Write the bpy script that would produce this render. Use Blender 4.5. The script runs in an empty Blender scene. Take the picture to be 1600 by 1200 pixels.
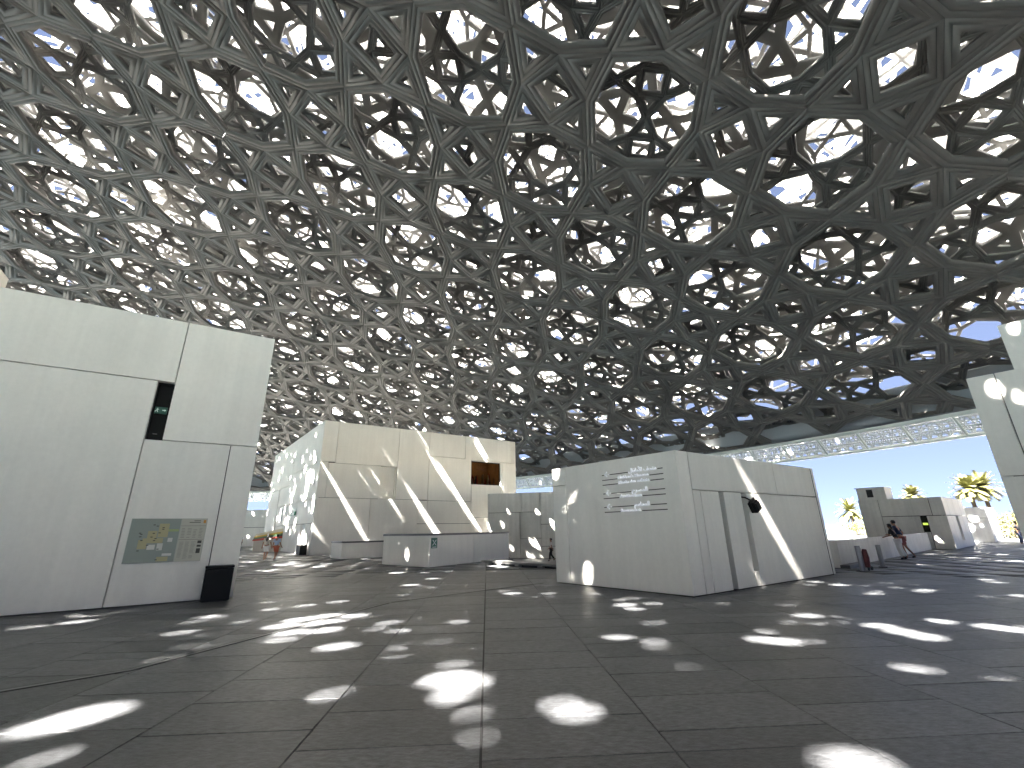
import bpy, bmesh, math, random
import numpy as np
from mathutils import Vector, Matrix
random.seed(7); rng = np.random.default_rng(7)
R = math.radians
scn = bpy.context.scene
col = scn.collection

# ------------------------------------------------------------------ camera, sky, sun, exposure
cam_d = bpy.data.cameras.new('camera'); cam = bpy.data.objects.new('camera', cam_d); col.objects.link(cam)
pitch = math.atan(228 / 690.0); roll = R(-1.0)
F = Vector((0, math.cos(pitch), math.sin(pitch))); U0 = Vector((0, -math.sin(pitch), math.cos(pitch))); X0 = Vector((1, 0, 0))
RX = X0 * math.cos(roll) + U0 * math.sin(roll); UX = U0 * math.cos(roll) - X0 * math.sin(roll)
m = Matrix.Identity(4)
for i in range(3):
    m[i][0] = RX[i]; m[i][1] = UX[i]; m[i][2] = -F[i]
m[0][3], m[1][3], m[2][3] = 0, 0, 1.65
cam.matrix_world = m
cam_d.sensor_width = 36; cam_d.lens = 690 / 1600 * 36; cam_d.clip_end = 12000; cam_d.clip_start = 0.05
scn.camera = cam

SUN_AZ, SUN_EL = 225.7, 52.3
w = bpy.data.worlds.new('World'); scn.world = w; w.use_nodes = True
nt = w.node_tree; nt.nodes.clear()
sky = nt.nodes.new('ShaderNodeTexSky'); sky.sky_type = 'NISHITA'; sky.sun_disc = False
sky.sun_elevation = R(SUN_EL); sky.sun_rotation = R(SUN_AZ); sky.air_density = .12; sky.dust_density = 0.0; sky.ozone_density = 3.0
bg = nt.nodes.new('ShaderNodeBackground'); bg.inputs['Strength'].default_value = 0.05
wo = nt.nodes.new('ShaderNodeOutputWorld')
tint = nt.nodes.new('ShaderNodeVectorMath'); tint.operation = 'MULTIPLY'; tint.inputs[1].default_value = (.245, .262, .335)
gm = nt.nodes.new('ShaderNodeGamma'); gm.inputs['Gamma'].default_value = .35
nt.links.new(sky.outputs[0], gm.inputs['Color']); nt.links.new(gm.outputs[0], tint.inputs[0]); nt.links.new(tint.outputs[0], bg.inputs['Color']); nt.links.new(bg.outputs[0], wo.inputs['Surface'])
sl = bpy.data.lights.new('sun', 'SUN'); sl.energy = 5.0; sl.angle = R(0.53); sl.color = (1.0, 0.945, 0.86)
so = bpy.data.objects.new('sun', sl); col.objects.link(so)
TO_SUN = Vector((math.sin(R(SUN_AZ)) * math.cos(R(SUN_EL)), math.cos(R(SUN_AZ)) * math.cos(R(SUN_EL)), math.sin(R(SUN_EL))))
so.rotation_euler = TO_SUN.to_track_quat('Z', 'Y').to_euler()
scn.view_settings.view_transform = 'Standard'; scn.view_settings.look = 'None'
scn.view_settings.gamma = 1.0; scn.view_settings.use_curve_mapping = False
scn.view_settings.exposure = 5.8
scn.render.engine = 'CYCLES'
cy = scn.cycles
cy.use_denoising = True; cy.max_bounces = 14; cy.diffuse_bounces = 12; cy.glossy_bounces = 4; cy.transmission_bounces = 6
cy.caustics_reflective = False; cy.caustics_refractive = False
cy.sample_clamp_indirect = 8.0
cy.denoising_input_passes = 'RGB_ALBEDO_NORMAL'; cy.denoising_prefilter = 'ACCURATE'

# ------------------------------------------------------------------ materials
def mat(name, base, rough=0.6, metal=0.0, var=0.0, vscale=1.0, bump=0.0, bscale=20.0, objvar=0.0, tone=False,
        emit=None, spec=0.5, fine=0.0, fscale=30.0, stretch=None, roughvar=0.0, streak=0.0):
    mt = bpy.data.materials.new(name); mt.use_nodes = True
    t = mt.node_tree; b = t.nodes['Principled BSDF']; L = t.links
    b.inputs['Base Color'].default_value = (*base, 1); b.inputs['Roughness'].default_value = rough
    b.inputs['Metallic'].default_value = metal; b.inputs['Specular IOR Level'].default_value = spec
    tc = t.nodes.new('ShaderNodeNewGeometry')
    src = tc.outputs['Position']
    if stretch:
        mp = t.nodes.new('ShaderNodeMapping'); mp.inputs['Scale'].default_value = stretch[:3]
        if len(stretch) > 3: mp.inputs['Rotation'].default_value = (0, 0, stretch[3])
        L.new(src, mp.inputs['Vector']); ssrc = mp.outputs[0]
    else: ssrc = src
    fac = None
    def mul(a, lo, hi, cur):
        mr = t.nodes.new('ShaderNodeMapRange'); mr.inputs['To Min'].default_value = lo; mr.inputs['To Max'].default_value = hi
        L.new(a, mr.inputs['Value'])
        if cur is None: return mr.outputs[0]
        mm = t.nodes.new('ShaderNodeMath'); mm.operation = 'MULTIPLY'; L.new(cur, mm.inputs[0]); L.new(mr.outputs[0], mm.inputs[1]); return mm.outputs[0]
    def noise(sc, det, s=src):
        n = t.nodes.new('ShaderNodeTexNoise'); n.inputs['Scale'].default_value = sc; n.inputs['Detail'].default_value = det; n.inputs['Roughness'].default_value = .6
        L.new(s, n.inputs['Vector'])
        mr = t.nodes.new('ShaderNodeMapRange'); mr.inputs['From Min'].default_value = .28; mr.inputs['From Max'].default_value = .72; L.new(n.outputs['Fac'], mr.inputs['Value'])
        return mr.outputs[0]
    if var: fac = mul(noise(vscale, 6), 1 - var, 1 + var, fac)
    if fine: fac = mul(noise(fscale, 4, ssrc), 1 - fine, 1 + fine, fac)
    if streak:
        mp2 = t.nodes.new('ShaderNodeMapping'); mp2.inputs['Scale'].default_value = (2.2, 2.2, .12); L.new(src, mp2.inputs['Vector'])
        fac = mul(noise(1.6, 5, mp2.outputs[0]), 1 - streak, 1 + streak * .3, fac)
    if objvar:
        oi = t.nodes.new('ShaderNodeObjectInfo'); fac = mul(oi.outputs['Random'], 1 - objvar, 1 + objvar, fac)
    if tone:
        at = t.nodes.new('ShaderNodeAttribute'); at.attribute_name = 'tone'
        mm = t.nodes.new('ShaderNodeMath'); mm.operation = 'ADD'; mm.inputs[1].default_value = 1.0; L.new(at.outputs['Fac'], mm.inputs[0])
        if fac is None: fac = mm.outputs[0]
        else:
            m2 = t.nodes.new('ShaderNodeMath'); m2.operation = 'MULTIPLY'; L.new(mm.outputs[0], m2.inputs[0]); L.new(fac, m2.inputs[1]); fac = m2.outputs[0]
    if fac is not None:
        vm = t.nodes.new('ShaderNodeVectorMath'); vm.operation = 'SCALE'; vm.inputs[0].default_value = base
        L.new(fac, vm.inputs['Scale']); L.new(vm.outputs[0], b.inputs['Base Color'])
    if roughvar:
        L.new(mul(noise(vscale * 2.3 + .7, 5), rough - roughvar, rough + roughvar, None), b.inputs['Roughness'])
    if bump:
        n = t.nodes.new('ShaderNodeTexNoise'); n.inputs['Scale'].default_value = bscale; n.inputs['Detail'].default_value = 5
        L.new(ssrc, n.inputs['Vector'])
        bp = t.nodes.new('ShaderNodeBump'); bp.inputs['Strength'].default_value = 1.0; bp.inputs['Distance'].default_value = bump
        L.new(n.outputs['Fac'], bp.inputs['Height']); L.new(bp.outputs[0], b.inputs['Normal'])
    if emit:
        b.inputs['Emission Color'].default_value = (*emit[0], 1); b.inputs['Emission Strength'].default_value = emit[1]
    return mt

M = {}
M['concrete'] = mat('pale_concrete', (.80, .78, .735), .62, var=.035, vscale=.7, fine=.025, fscale=9, bump=.0012, bscale=35, objvar=.04, streak=.06, roughvar=.06)
M['concrete2'] = mat('grey_concrete', (.70, .69, .66), .7, var=.09, vscale=.6, fine=.04, fscale=6, bump=.002, bscale=22, objvar=.04, streak=.16)
M['gap'] = mat('joint_shadow_backing', (.05, .05, .05), .9)
M['floor'] = mat('basalt_slab', (.088, .091, .098), .40, var=.16, vscale=1.3, fine=.55, fscale=11, bump=.005, bscale=45, objvar=.30, roughvar=.04, stretch=(1.0, 2.6, 1, R(20)))
M['floor_t'] = mat('basalt_slab_field', (.088, .091, .098), .40, var=.16, vscale=1.3, fine=.55, fscale=11, bump=.005, bscale=45, tone=True, roughvar=.04, stretch=(1.0, 2.6, 1, R(20)))
M['joint'] = mat('slab_joint', (.012, .012, .013), .95)
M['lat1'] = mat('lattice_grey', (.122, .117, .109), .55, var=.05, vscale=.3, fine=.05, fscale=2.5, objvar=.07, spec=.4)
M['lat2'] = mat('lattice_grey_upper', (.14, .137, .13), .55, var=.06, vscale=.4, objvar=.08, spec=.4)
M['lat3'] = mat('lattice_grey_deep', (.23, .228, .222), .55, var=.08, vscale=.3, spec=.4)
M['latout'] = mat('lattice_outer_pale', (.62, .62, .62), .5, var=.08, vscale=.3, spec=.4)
M['steel'] = mat('frame_steel_white', (.78, .78, .78), .45, var=.05, vscale=.5)
M['rim'] = mat('rim_pale_steel', (.78, .82, .78), .45, var=.05, vscale=.6)
M['dark'] = mat('black_powder_coat', (.008, .008, .008), .5, spec=.25, var=.2, vscale=3)
M['cap'] = mat('dark_metal_cap', (.09, .09, .092), .4, var=.1, vscale=2)
M['stainless'] = mat('brushed_stainless', (.27, .27, .28), .28, metal=1.0, var=.06, vscale=6)
M['white'] = mat('white_letter_metal', (.84, .84, .86), .4)
M['letters'] = mat('glowing_letter_white', (.85, .85, .87), .4, emit=((.85, .88, 1.0), .0035))  # faint emission added so the letters stand out from the wall
M['sea'] = mat('sea_water', (.11, .15, .17), .12, bump=.12, bscale=.25, var=.1, vscale=.02)
M['sand'] = mat('pale_sand', (.30, .26, .19), .9, var=.18, vscale=.08, fine=.15, fscale=1.2)
M['leaf'] = mat('palm_leaf', (.08, .08, .022), .6, objvar=.2, var=.25, vscale=1.5)
M['shrub'] = mat('shrub_leaf', (.045, .044, .011), .65, var=.35, vscale=1.0)
M['bark'] = mat('palm_bark', (.06, .045, .03), .9, var=.3, vscale=5)

# glass
g = bpy.data.materials.new('clear_glass'); g.use_nodes = True
gb = g.node_tree.nodes['Principled BSDF']; gb.inputs['Base Color'].default_value = (.75, .72, .66, 1); gb.inputs['Roughness'].default_value = .03
gb.inputs['Transmission Weight'].default_value = 1.0; gb.inputs['IOR'].default_value = 1.15
M['glass'] = g

def plain(name, c, r=.7, **k):
    if name not in M: M[name] = mat(name, c, r, **k)
    return M[name]

# ------------------------------------------------------------------ helpers
def mesh_obj(name, verts, faces, material, parent=None, label=None, cat=None, group=None, kind=None, smooth=False, mesh=None):
    if mesh is None:
        mesh = bpy.data.meshes.new(name); mesh.from_pydata([tuple(v) for v in verts], [], faces); mesh.update()
        if material is not None: mesh.materials.append(material)
        if smooth: mesh.polygons.foreach_set('use_smooth', [True] * len(mesh.polygons))
    o = bpy.data.objects.new(name, mesh); col.objects.link(o)
    if parent is not None: o.parent = parent
    tag(o, label, cat, group, kind); return o
def fast_mesh(name, V, Q, material, dark=None):
    """V (n,3), Q (m,4) arrays"""
    me = bpy.data.meshes.new(name); V = np.ascontiguousarray(V, np.float32); Q = np.ascontiguousarray(Q, np.int32)
    me.vertices.add(len(V)); me.vertices.foreach_set('co', V.ravel())
    me.loops.add(Q.size); me.loops.foreach_set('vertex_index', Q.ravel())
    me.polygons.add(len(Q)); me.polygons.foreach_set('loop_start', np.arange(0, Q.size, 4, dtype=np.int32))
    me.update(calc_edges=True); me.materials.append(material)
    if dark is not None: me.materials.append(M['gap']); me.polygons.foreach_set('material_index', np.ascontiguousarray(dark, np.int32)); me.update()
    return me
def tag(o, label=None, cat=None, group=None, kind=None):
    if label: o['label'] = label
    if cat: o['category'] = cat
    if group: o['group'] = group
    if kind: o['kind'] = kind
    return o
def thing(name, label, cat, loc=(0, 0, 0), rz=0.0, group=None):
    o = bpy.data.objects.new(name, None); col.objects.link(o); o.empty_display_size = .3
    o.location = tuple(loc) if len(loc) == 3 else (*loc, 0.0); o.rotation_euler = (0, 0, rz); return tag(o, label, cat, group)
BOXF = [(0, 3, 2, 1), (4, 5, 6, 7), (0, 1, 5, 4), (1, 2, 6, 5), (2, 3, 7, 6), (3, 0, 4, 7)]
class MB:
    def __init__(s): s.v = []; s.f = []
    def add(s, v, f):
        n = len(s.v); s.v += [tuple(p) for p in v]; s.f += [tuple(i + n for i in q) for q in f]; return s
    def box(s, x0, x1, y0, y1, z0, z1, M4=None):
        v = [Vector(p) for p in ((x0, y0, z0), (x1, y0, z0), (x1, y1, z0), (x0, y1, z0), (x0, y0, z1), (x1, y0, z1), (x1, y1, z1), (x0, y1, z1))]
        if M4 is not None: v = [M4 @ p for p in v]
        return s.add(v, BOXF)
    def tube(s, pts, r, n=10, cap=True):
        pts = [Vector(p) for p in pts]; rr = r if isinstance(r, (list, tuple)) else [r] * len(pts); base = len(s.v)
        for k, p in enumerate(pts):
            d = (pts[min(k + 1, len(pts) - 1)] - pts[max(k - 1, 0)]).normalized()
            a = d.cross(Vector((0, 0, 1)));
            if a.length < .05: a = Vector((1, 0, 0))
            a.normalize(); b = d.cross(a)
            for j in range(n):
                t = 2 * math.pi * j / n; s.v.append(tuple(p + a * (rr[k] * math.cos(t)) + b * (rr[k] * math.sin(t))))
        for k in range(len(pts) - 1):
            for j in range(n):
                s.f.append((base + k * n + j, base + k * n + (j + 1) % n, base + (k + 1) * n + (j + 1) % n, base + (k + 1) * n + j))
        if cap:
            s.f.append(tuple(base + j for j in range(n))[::-1]); s.f.append(tuple(base + (len(pts) - 1) * n + j for j in range(n)))
        return s
    def prism(s, poly, z0, z1):
        n = len(poly); v = [(*p, z0) for p in poly] + [(*p, z1) for p in poly]
        f = [tuple(range(n))[::-1], tuple(range(n, 2 * n))] + [(i, (i + 1) % n, n + (i + 1) % n, n + i) for i in range(n)]
        return s.add(v, f)
    def build(s, name, material, parent=None, **k):
        return mesh_obj(name, s.v, s.f, material, parent, **k)
def bevel(o, wd=.01, seg=2):
    b = o.modifiers.new('edge', 'BEVEL'); b.width = wd; b.segments = seg; b.limit_method = 'ANGLE'; return o
def azv(a): return Vector((math.sin(R(a)), math.cos(R(a)), 0))

# ------------------------------------------------------------------ ground, water, paving
GA = R(-3.4)
GU = Vector((math.cos(GA), -math.sin(GA))); GV = Vector((math.sin(GA), math.cos(GA)))
def gxy(u, v): p = GU * u + GV * v; return (p.x, p.y)
DK0 = Vector((-1.66, 24.3)); DK1 = Vector((1.79, 20.53))            # low stone platform front edge
dk = (DK1 - DK0).normalized(); dn = Vector((-dk.y, dk.x));
if dn.y < 0: dn = -dn
CP = [(-2.3, .9), (2.6, .9), (1.5, 26), (-17.5, 26), (-17.0, 6), (-2.3, 4.2)]      # sunken court behind the platform
court = [DK0 + dk * a + dn * b for a, b in CP]
def in_court(x, y):
    p = Vector((x, y)) - DK0; a, b = p.dot(dk), p.dot(dn); c = False
    for (x0, y0), (x1, y1) in zip(CP, CP[1:] + CP[:1]):
        if (y0 > b) != (y1 > b) and a < (x1 - x0) * (b - y0) / (y1 - y0) + x0: c = not c
    return c
bm = bmesh.new()
outer = [Vector(gxy(u, v)) for u, v in ((-75, -75), (70, -75), (70, 78), (-75, 78))]
es_ = []
for loop_ in (outer, court):
    vs_ = [bm.verts.new((p.x, p.y, -.032)) for p in loop_]
    for i in range(len(vs_)): es_.append(bm.edges.new((vs_[i], vs_[(i + 1) % len(vs_)])))
bmesh.ops.triangle_fill(bm, use_beauty=True, use_dissolve=False, edges=es_, normal=(0, 0, 1))
me = bpy.data.meshes.new('plaza_floor'); bm.to_mesh(me); bm.free(); me.materials.append(M['joint'])
floor = bpy.data.objects.new('plaza_floor', me); col.objects.link(floor); tag(floor, 'dark basalt paved plaza floor', kind='structure')
cf = MB(); cf.prism([tuple(p) for p in court], -1.0, -.8)
for i in range(len(court)):
    a, b = court[i], court[(i + 1) % len(court)]; cf.add([(a.x, a.y, -.8), (b.x, b.y, -.8), (b.x, b.y, -.034), (a.x, a.y, -.034)], [(0, 1, 2, 3)])
cf.build('sunken_court_floor', M['floor_t'], kind='structure')

def slab_mesh(lu, lv, bev=.005, g=.0045):
    x, y = lu / 2 - g, lv / 2 - g; v = []
    for z, i in ((-.03, 0), (-bev, 0), (0, bev)):
        v += [(-x + i, -y + i, z), (x - i, -y + i, z), (x - i, y - i, z), (-x + i, y - i, z)]
    f = [(8, 9, 10, 11)]
    for l in (0, 4):
        for k in range(4): f.append((l + k, l + (k + 1) % 4, l + 4 + (k + 1) % 4, l + 4 + k))
    return v, f
KNOWN = {0: [.31, 1.06, 1.81, 2.56, 3.31, 4.06, 4.82, 6.32, 7.10, 7.82, 8.75, 9.5, 10.95, 11.7, 12.45], -1: [.56, 1.31, 2.81, 3.6, 4.36, 5.145, 5.9, 6.76, 7.75, 8.5, 9.25, 10.75],
         -2: [1.0, 2.5, 3.25, 4.0, 4.77, 5.54, 6.29, 7.04, 7.8, 9.3], 1: [1.0, 1.75, 2.5, 3.3, 4.06, 4.43, 5.25, 6.0, 6.71, 7.47, 7.9, 8.65, 9.4], 2: [1.2, 2.6, 3.35, 4.12, 4.87, 5.6, 6.35, 7.1, 7.92, 8.7, 10.2],
         3: [1.5, 3.0, 3.75, 4.5, 5.28, 6.0, 6.8, 7.6, 8.4], -3: [1.2, 2.7, 3.4, 4.2, 4.95, 5.93, 6.7, 7.45, 8.2]}
cells = []
for c in range(-42, 46):
    ks = list(KNOWN.get(c, [rng.uniform(0, .75)]))
    v = ks[-1]
    while v < 70:
        v += .75 * rng.choice([1, 1, 1, 2, .5]) if v < 30 else 3.0
        ks.append(v)
    lo = ks[0]
    while lo > -30: lo -= .75 if lo > -3 else 3.0; ks.insert(0, lo)
    for a, b in zip(ks[:-1], ks[1:]): cells.append((c * 1.5 - .04, a, b))
def visible(x, y):
    if y < .9: return False
    sx = 800 + 690 * x / (y * math.cos(pitch)) ; return -60 < sx < 1660
near = []; far = []
for (u, a, b) in cells:
    x, y = gxy(u + .75, (a + b) / 2)
    if in_court(x, y): continue
    d = math.hypot(x, y); vis = visible(x, y) and y > 2.0
    (near if vis else far).append((d, u, a, b, x, y))
near.sort(); far += near[300:]; near = near[:300]
cache = {}
for (d, u, a, b, x, y) in near:
    key = round(b - a, 3)
    if key not in cache:
        v, f = slab_mesh(1.5, b - a); mm = bpy.data.meshes.new('slab'); mm.from_pydata(v, [], f); mm.materials.append(M['floor']); cache[key] = mm
    o = bpy.data.objects.new('slab', cache[key]); col.objects.link(o); o.parent = floor
    o.location = (x, y, rng.uniform(-.0012, .0012)); o.rotation_euler = (rng.normal() * .0009, rng.normal() * .0007, -GA)
V = []; Q = []; tone = []
for (d, u, a, b, x, y) in far:
    n = len(V); g_ = .006 if d < 30 else .012
    p = [gxy(u + g_, a + g_), gxy(u + 1.5 - g_, a + g_), gxy(u + 1.5 - g_, b - g_), gxy(u + g_, b - g_)]
    z = rng.uniform(-.001, .001); V += [(*q, -.03) for q in p] + [(*q, z) for q in p]
    Q += [(n + 4, n + 5, n + 6, n + 7)] + [(n + k, n + (k + 1) % 4, n + 4 + (k + 1) % 4, n + 4 + k) for k in range(4)]
    tone += [rng.uniform(-.26, .26) * (1 if d < 17 else .3)] * 5
me = fast_mesh('far_slabs', V, Q, M['floor_t']); at = me.attributes.new('tone', 'FLOAT', 'FACE'); at.data.foreach_set('value', tone)
o = bpy.data.objects.new('far_slabs', me); col.objects.link(o); o.parent = floor; o['kind'] = 'stuff'

mesh_obj('sea', [(-6000, -6000, -2.2), (6000, -6000, -2.2), (6000, 6000, -2.2), (-6000, 6000, -2.2)], [(0, 1, 2, 3)], M['sea'], kind='structure')
mb = MB(); mb.prism([(36, 33), (31, 39), (62, 76), (110, 150), (160, 175), (320, 240), (320, -60), (72, -60), (64, 20), (50, 22)], -2.6, -.06); mb.build('sandy_ground', M['sand'], kind='structure')
mb = MB(); mb.prism([(-30, 55), (-80, 60), (-140, 120), (-60, 150), (-22, 78)], -2.6, -.06); mb.build('pale_terrace', plain('pale_terrace', (.5, .49, .46), .7, var=.1, vscale=.2), kind='structure')

# drain channel (kinked line across the paving)
dr = thing('drain_channel', 'narrow kinked drain channel with a pale metal strip crossing the dark paving from lower left', 'drain', (-5.0, 6.6, 0))
pts = [Vector((-9.4, 2.75)), Vector((-5.03, 6.6)), Vector((-3.15, 11.95)), Vector((.9, 15.6))]
def strip(pts, off, wd, z):
    mb = MB(); q = []
    for k, p in enumerate(pts):
        d1 = (pts[k] - pts[k - 1]).normalized() if k else (pts[1] - pts[0]).normalized()
        d2 = (pts[k + 1] - pts[k]).normalized() if k < len(pts) - 1 else d1
        nn = Vector((-(d1 + d2).y, (d1 + d2).x)).normalized(); sc = 1 / max(.3, nn.dot(Vector((-d1.y, d1.x))))
        q.append((p + nn * (off - wd / 2) * sc, p + nn * (off + wd / 2) * sc))
    for a, b in zip(q[:-1], q[1:]):
        mb.add([(a[0].x, a[0].y, z), (b[0].x, b[0].y, z), (b[1].x, b[1].y, z), (a[1].x, a[1].y, z), (a[0].x, a[0].y, z - .03), (b[0].x, b[0].y, z - .03), (b[1].x, b[1].y, z - .03), (a[1].x, a[1].y, z - .03)],
               [(0, 1, 2, 3), (4, 7, 6, 5), (0, 4, 5, 1), (2, 6, 7, 3), (1, 5, 6, 2), (0, 3, 7, 4)])
    return mb
loc = Vector((5.0, -6.6, 0))
def dstrip(name, off, wd, z, mt, pp=pts):
    mbs = strip(pp, off, wd, z); mbs.v = [(x + 5.0, y - 6.6, zz) for x, y, zz in mbs.v]; return mbs.build(name, mt, dr)
dstrip('grating_strip', 0, .075, .0075, plain('drain_metal', (.16, .16, .165), .35, metal=.4), pts[:3]); dstrip('slot', .052, .026, .005, M['gap'], pts[:3]); dstrip('slot', -.052, .026, .005, M['gap'], pts[:3]); dstrip('slot', 0, .03, .005, M['gap'], [pts[2] + (pts[3] - pts[2]) * .02, pts[3]])
# wide movement joint straight ahead
mj = strip([Vector(gxy(-.045, -1.5)), Vector(gxy(-.045, 16))], 0, .022, .004); mj.build('movement_joint', M['gap'], floor)

# ------------------------------------------------------------------ dome
DC = np.array([-48.0, -7.7]); RIM_R, RIM_H, RISE = 87.0, 8.9, 20.0
RS = (RIM_R ** 2 + RISE ** 2) / (2 * RISE); CZ = RIM_H + RISE - RS
def dome_map(P, off):
    r = np.hypot(P[..., 0], P[..., 1]); r = np.maximum(r, 1e-6); th = r / RS; rad = RS + off
    s = np.sin(th) / r * rad
    return np.stack([DC[0] + P[..., 0] * s, DC[1] + P[..., 1] * s, CZ + rad * np.cos(th)], -1)
RARC = math.asin(RIM_R / RS) * RS
def inset(poly, wd):
    n = len(poly); out = []
    ar = sum(poly[i][0] * poly[(i + 1) % n][1] - poly[(i + 1) % n][0] * poly[i][1] for i in range(n)); sg = 1 if ar > 0 else -1
    for k in range(n):
        p0, p1, p2 = poly[k - 1], poly[k], poly[(k + 1) % n]
        d1 = (p1 - p0) / np.linalg.norm(p1 - p0); d2 = (p2 - p1) / np.linalg.norm(p2 - p1)
        n1 = np.array([-d1[1], d1[0]]) * sg; n2 = np.array([-d2[1], d2[0]]) * sg
        bi = n1 + n2; bi /= np.linalg.norm(bi); out.append(p1 + bi * wd / max(.25, bi @ n1))
    return np.array(out)
def star_template(a, b, wd, depth, grooves=(), gd=.05, gw=.035, mid=0.0):
    """one eight-pointed star: square + four triangles + its edges towards the octagons"""
    q = .5 / 2.732
    tips = [a * .5, b * .5, -a * .5, -b * .5]; cor = [q * (a - b), q * (a + b), q * (b - a), -q * (a + b)]
    sh = .994
    prof = [(0, gd), (mid / wd, gd), (mid / wd, 0)] if mid else [(0, 0)]
    for t in grooves: prof += [(t, 0), (t, gd), (t + gw / wd, gd), (t + gw / wd, 0)]
    prof += [(1, 0), (1, depth), (0, depth)]
    V = []; Q = []; m_ = len(prof); D = []
    def strips(P, I, closed):
        base = len(V)
        for p, i_ in zip(P, I):
            for t, z in prof: V.append((*(p + (i_ - p) * t), z))
        n = len(P)
        for k in range(n if closed else n - 1):
            k2 = (k + 1) % n
            for l in range(m_ - 1): Q.append((base + k * m_ + l, base + k2 * m_ + l, base + k2 * m_ + l + 1, base + k * m_ + l + 1)); D.append(1 if (l < m_ - 3 and prof[l][1] > 0 and prof[l + 1][1] > 0) else 0)
    sq = np.array(cor); strips(sq, inset(sq, wd), True)
    for k in range(4):
        tri = np.array([tips[k] * sh, cor[(k + 1) % 4], cor[k]]); strips(tri, inset(tri, wd), True)
    for k in range(4):                                   # octagon at centre (a+b)/2 etc.
        s1, s2 = (1, 1), (-1, 1), ; sgn = [(1, 1), (-1, 1), (-1, -1), (1, -1)][k]
        oc_ = (a * sgn[0] + b * sgn[1]) * .5
        e1, e2 = a * sgn[0], b * sgn[1]
        c = q * (e1 + e2)
        octo = np.array([e1 * .5, c, e2 * .5, e2 + q * (e1 - e2), e1 * .5 + e2, e1 + e2 - q * (e1 + e2), e1 + e2 * .5, e1 + q * (e2 - e1)])
        I = inset(octo, wd)
        P = [octo[0] * sh, octo[1], octo[2] * sh]; J = [I[0] - e1 * .0015, I[1], I[2] - e2 * .0015]
        strips(P, J, False)
    star_template.dark = np.array(D)
    return np.array(V), np.array(Q)
def centres(a, b, org, rmax):
    n = int(rmax * 1.6 / np.linalg.norm(a)) + 3; ii, jj = np.meshgrid(np.arange(-n, n + 1), np.arange(-n, n + 1)); Mi = np.array([a, b])
    org = np.asarray(org); near0 = np.round(np.linalg.solve(Mi.T, -org)); c = org + (ii.ravel() + near0[0])[:, None] * a + (jj.ravel() + near0[1])[:, None] * b
    return c[np.hypot(c[:, 0], c[:, 1]) < rmax]
def layer_arrays(cs, a, b, off, wd, depth, **k):
    V, Q = star_template(a, b, wd, depth, **k)
    P = cs[:, None, :] + V[None, :, :2]; W = dome_map(P, off + V[None, :, 2])
    return W, Q
# openings cut along chosen sun rays: lattice members removed to place the sun patches
# (target point, beam radius)
_x = math.cos(pitch)
def pix(x, y):
    d = F * 690 + RX * (x - 800) - UX * (y - 600); return d.normalized()
def on_floor(x, y): d = pix(x, y); k = -1.65 / d.z; return np.array([d.x * k, d.y * k, 0.0])
def on_wall(x, y, base, az):
    d = pix(x, y); t = azv(az); n = Vector((t.y, -t.x, 0)); k = (Vector((base[0], base[1], 0)) - Vector((0, 0, 1.65))).dot(n) / d.dot(n); return np.array([d.x * k, d.y * k, 1.65 + d.z * k])
def gp_uv(u, v): return gxy(u, v)
BEAMS = [(on_floor(x, y), r) for x, y, r in (
    (85, 1133, .3), (130, 1118, .34), (705, 1060, .34), (725, 1068, .3), (700, 1088, .26), (560, 1058, .17), (527, 1010, .26), (678, 1003, .2), (653, 969, .24), (608, 973, .14), (440, 978, .3), (470, 968, .3),
    (510, 962, .3), (550, 963, .3), (505, 985, .28), (455, 988, .28), (300, 972, .2), (278, 989, .2), (283, 1009, .24), (245, 1030, .22), (180, 1004, .2), (120, 972, .24), (45, 980, .16), (478, 946, .2), (527, 940, .22), 
    (642, 914, .25), (634, 930, .18), (677, 918, .15), (675, 904, .25), (725, 908, .16), (780, 970, .22), (800, 927, .25), (878, 1101, .17), (905, 1114, .17), (968, 994, .24), (925, 996, .12), (1020, 973, .2), (978, 945, .24), (1022, 943, .16),
    (1190, 998, .24), (1225, 1003, .22), (1267, 1001, .12), (1263, 962, .25), (1375, 978, .26), (1410, 987, .26), (1445, 995, .26), (1550, 979, .24), (1585, 984, .24), (1335, 1195, .26), (1368, 928, .22), (1385, 911, .2), (1445, 922, .24), (1440, 924, .2),
    (1275, 909, .2), (1315, 905, .22), (1312, 914, .22), (1595, 931, .22), (1410, 929, .14), (620, 895, .3), (560, 890, .3), (500, 885, .3), (450, 882, .35), (430, 890, .3), (855, 927, .16), (700, 893, .2))]
BEAMS += [(on_wall(x, y, (4.37, 11.93), -39.7), r) for x, y, r in ((896, 774, .2), (882, 788, .13), (918, 897, .17), (868, 737, .14))]
BEAMS += [(on_wall(x, y, (4.37, 11.93), 55.06), r) for x, y, r in ((1200, 810, .24),)]
BEAMS += [(on_wall(x, y, (14.05, 13.01), 142), r) for x, y, r in ((1553, 607, .17), (1598, 655, .18))]
BEAMS += [(on_wall(x, y, (-16.23, 37.23), 55), r) for x, y, r in ((523, 706, .3), (550, 687, .3), (600, 700, .2), (587, 792, .32), (718, 777, .3), (765, 820, .34), (525, 800, .2), (550, 820, .26), (620, 830, .25), (780, 705, .2), (505, 850, .25))]
_p = np.array([-16.23, 37.23, 0.0]); _t = np.array(azv(-37))
for _ in range(95):
    _u, _z = (rng.uniform(.3, 13), rng.uniform(.4, 9.5)) if _ % 3 else (rng.uniform(.2, 4.5), rng.uniform(.4, 10.4))
    BEAMS.append((_p + _t * _u + np.array([0, 0, _z]), rng.uniform(.13, .24)))
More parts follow.
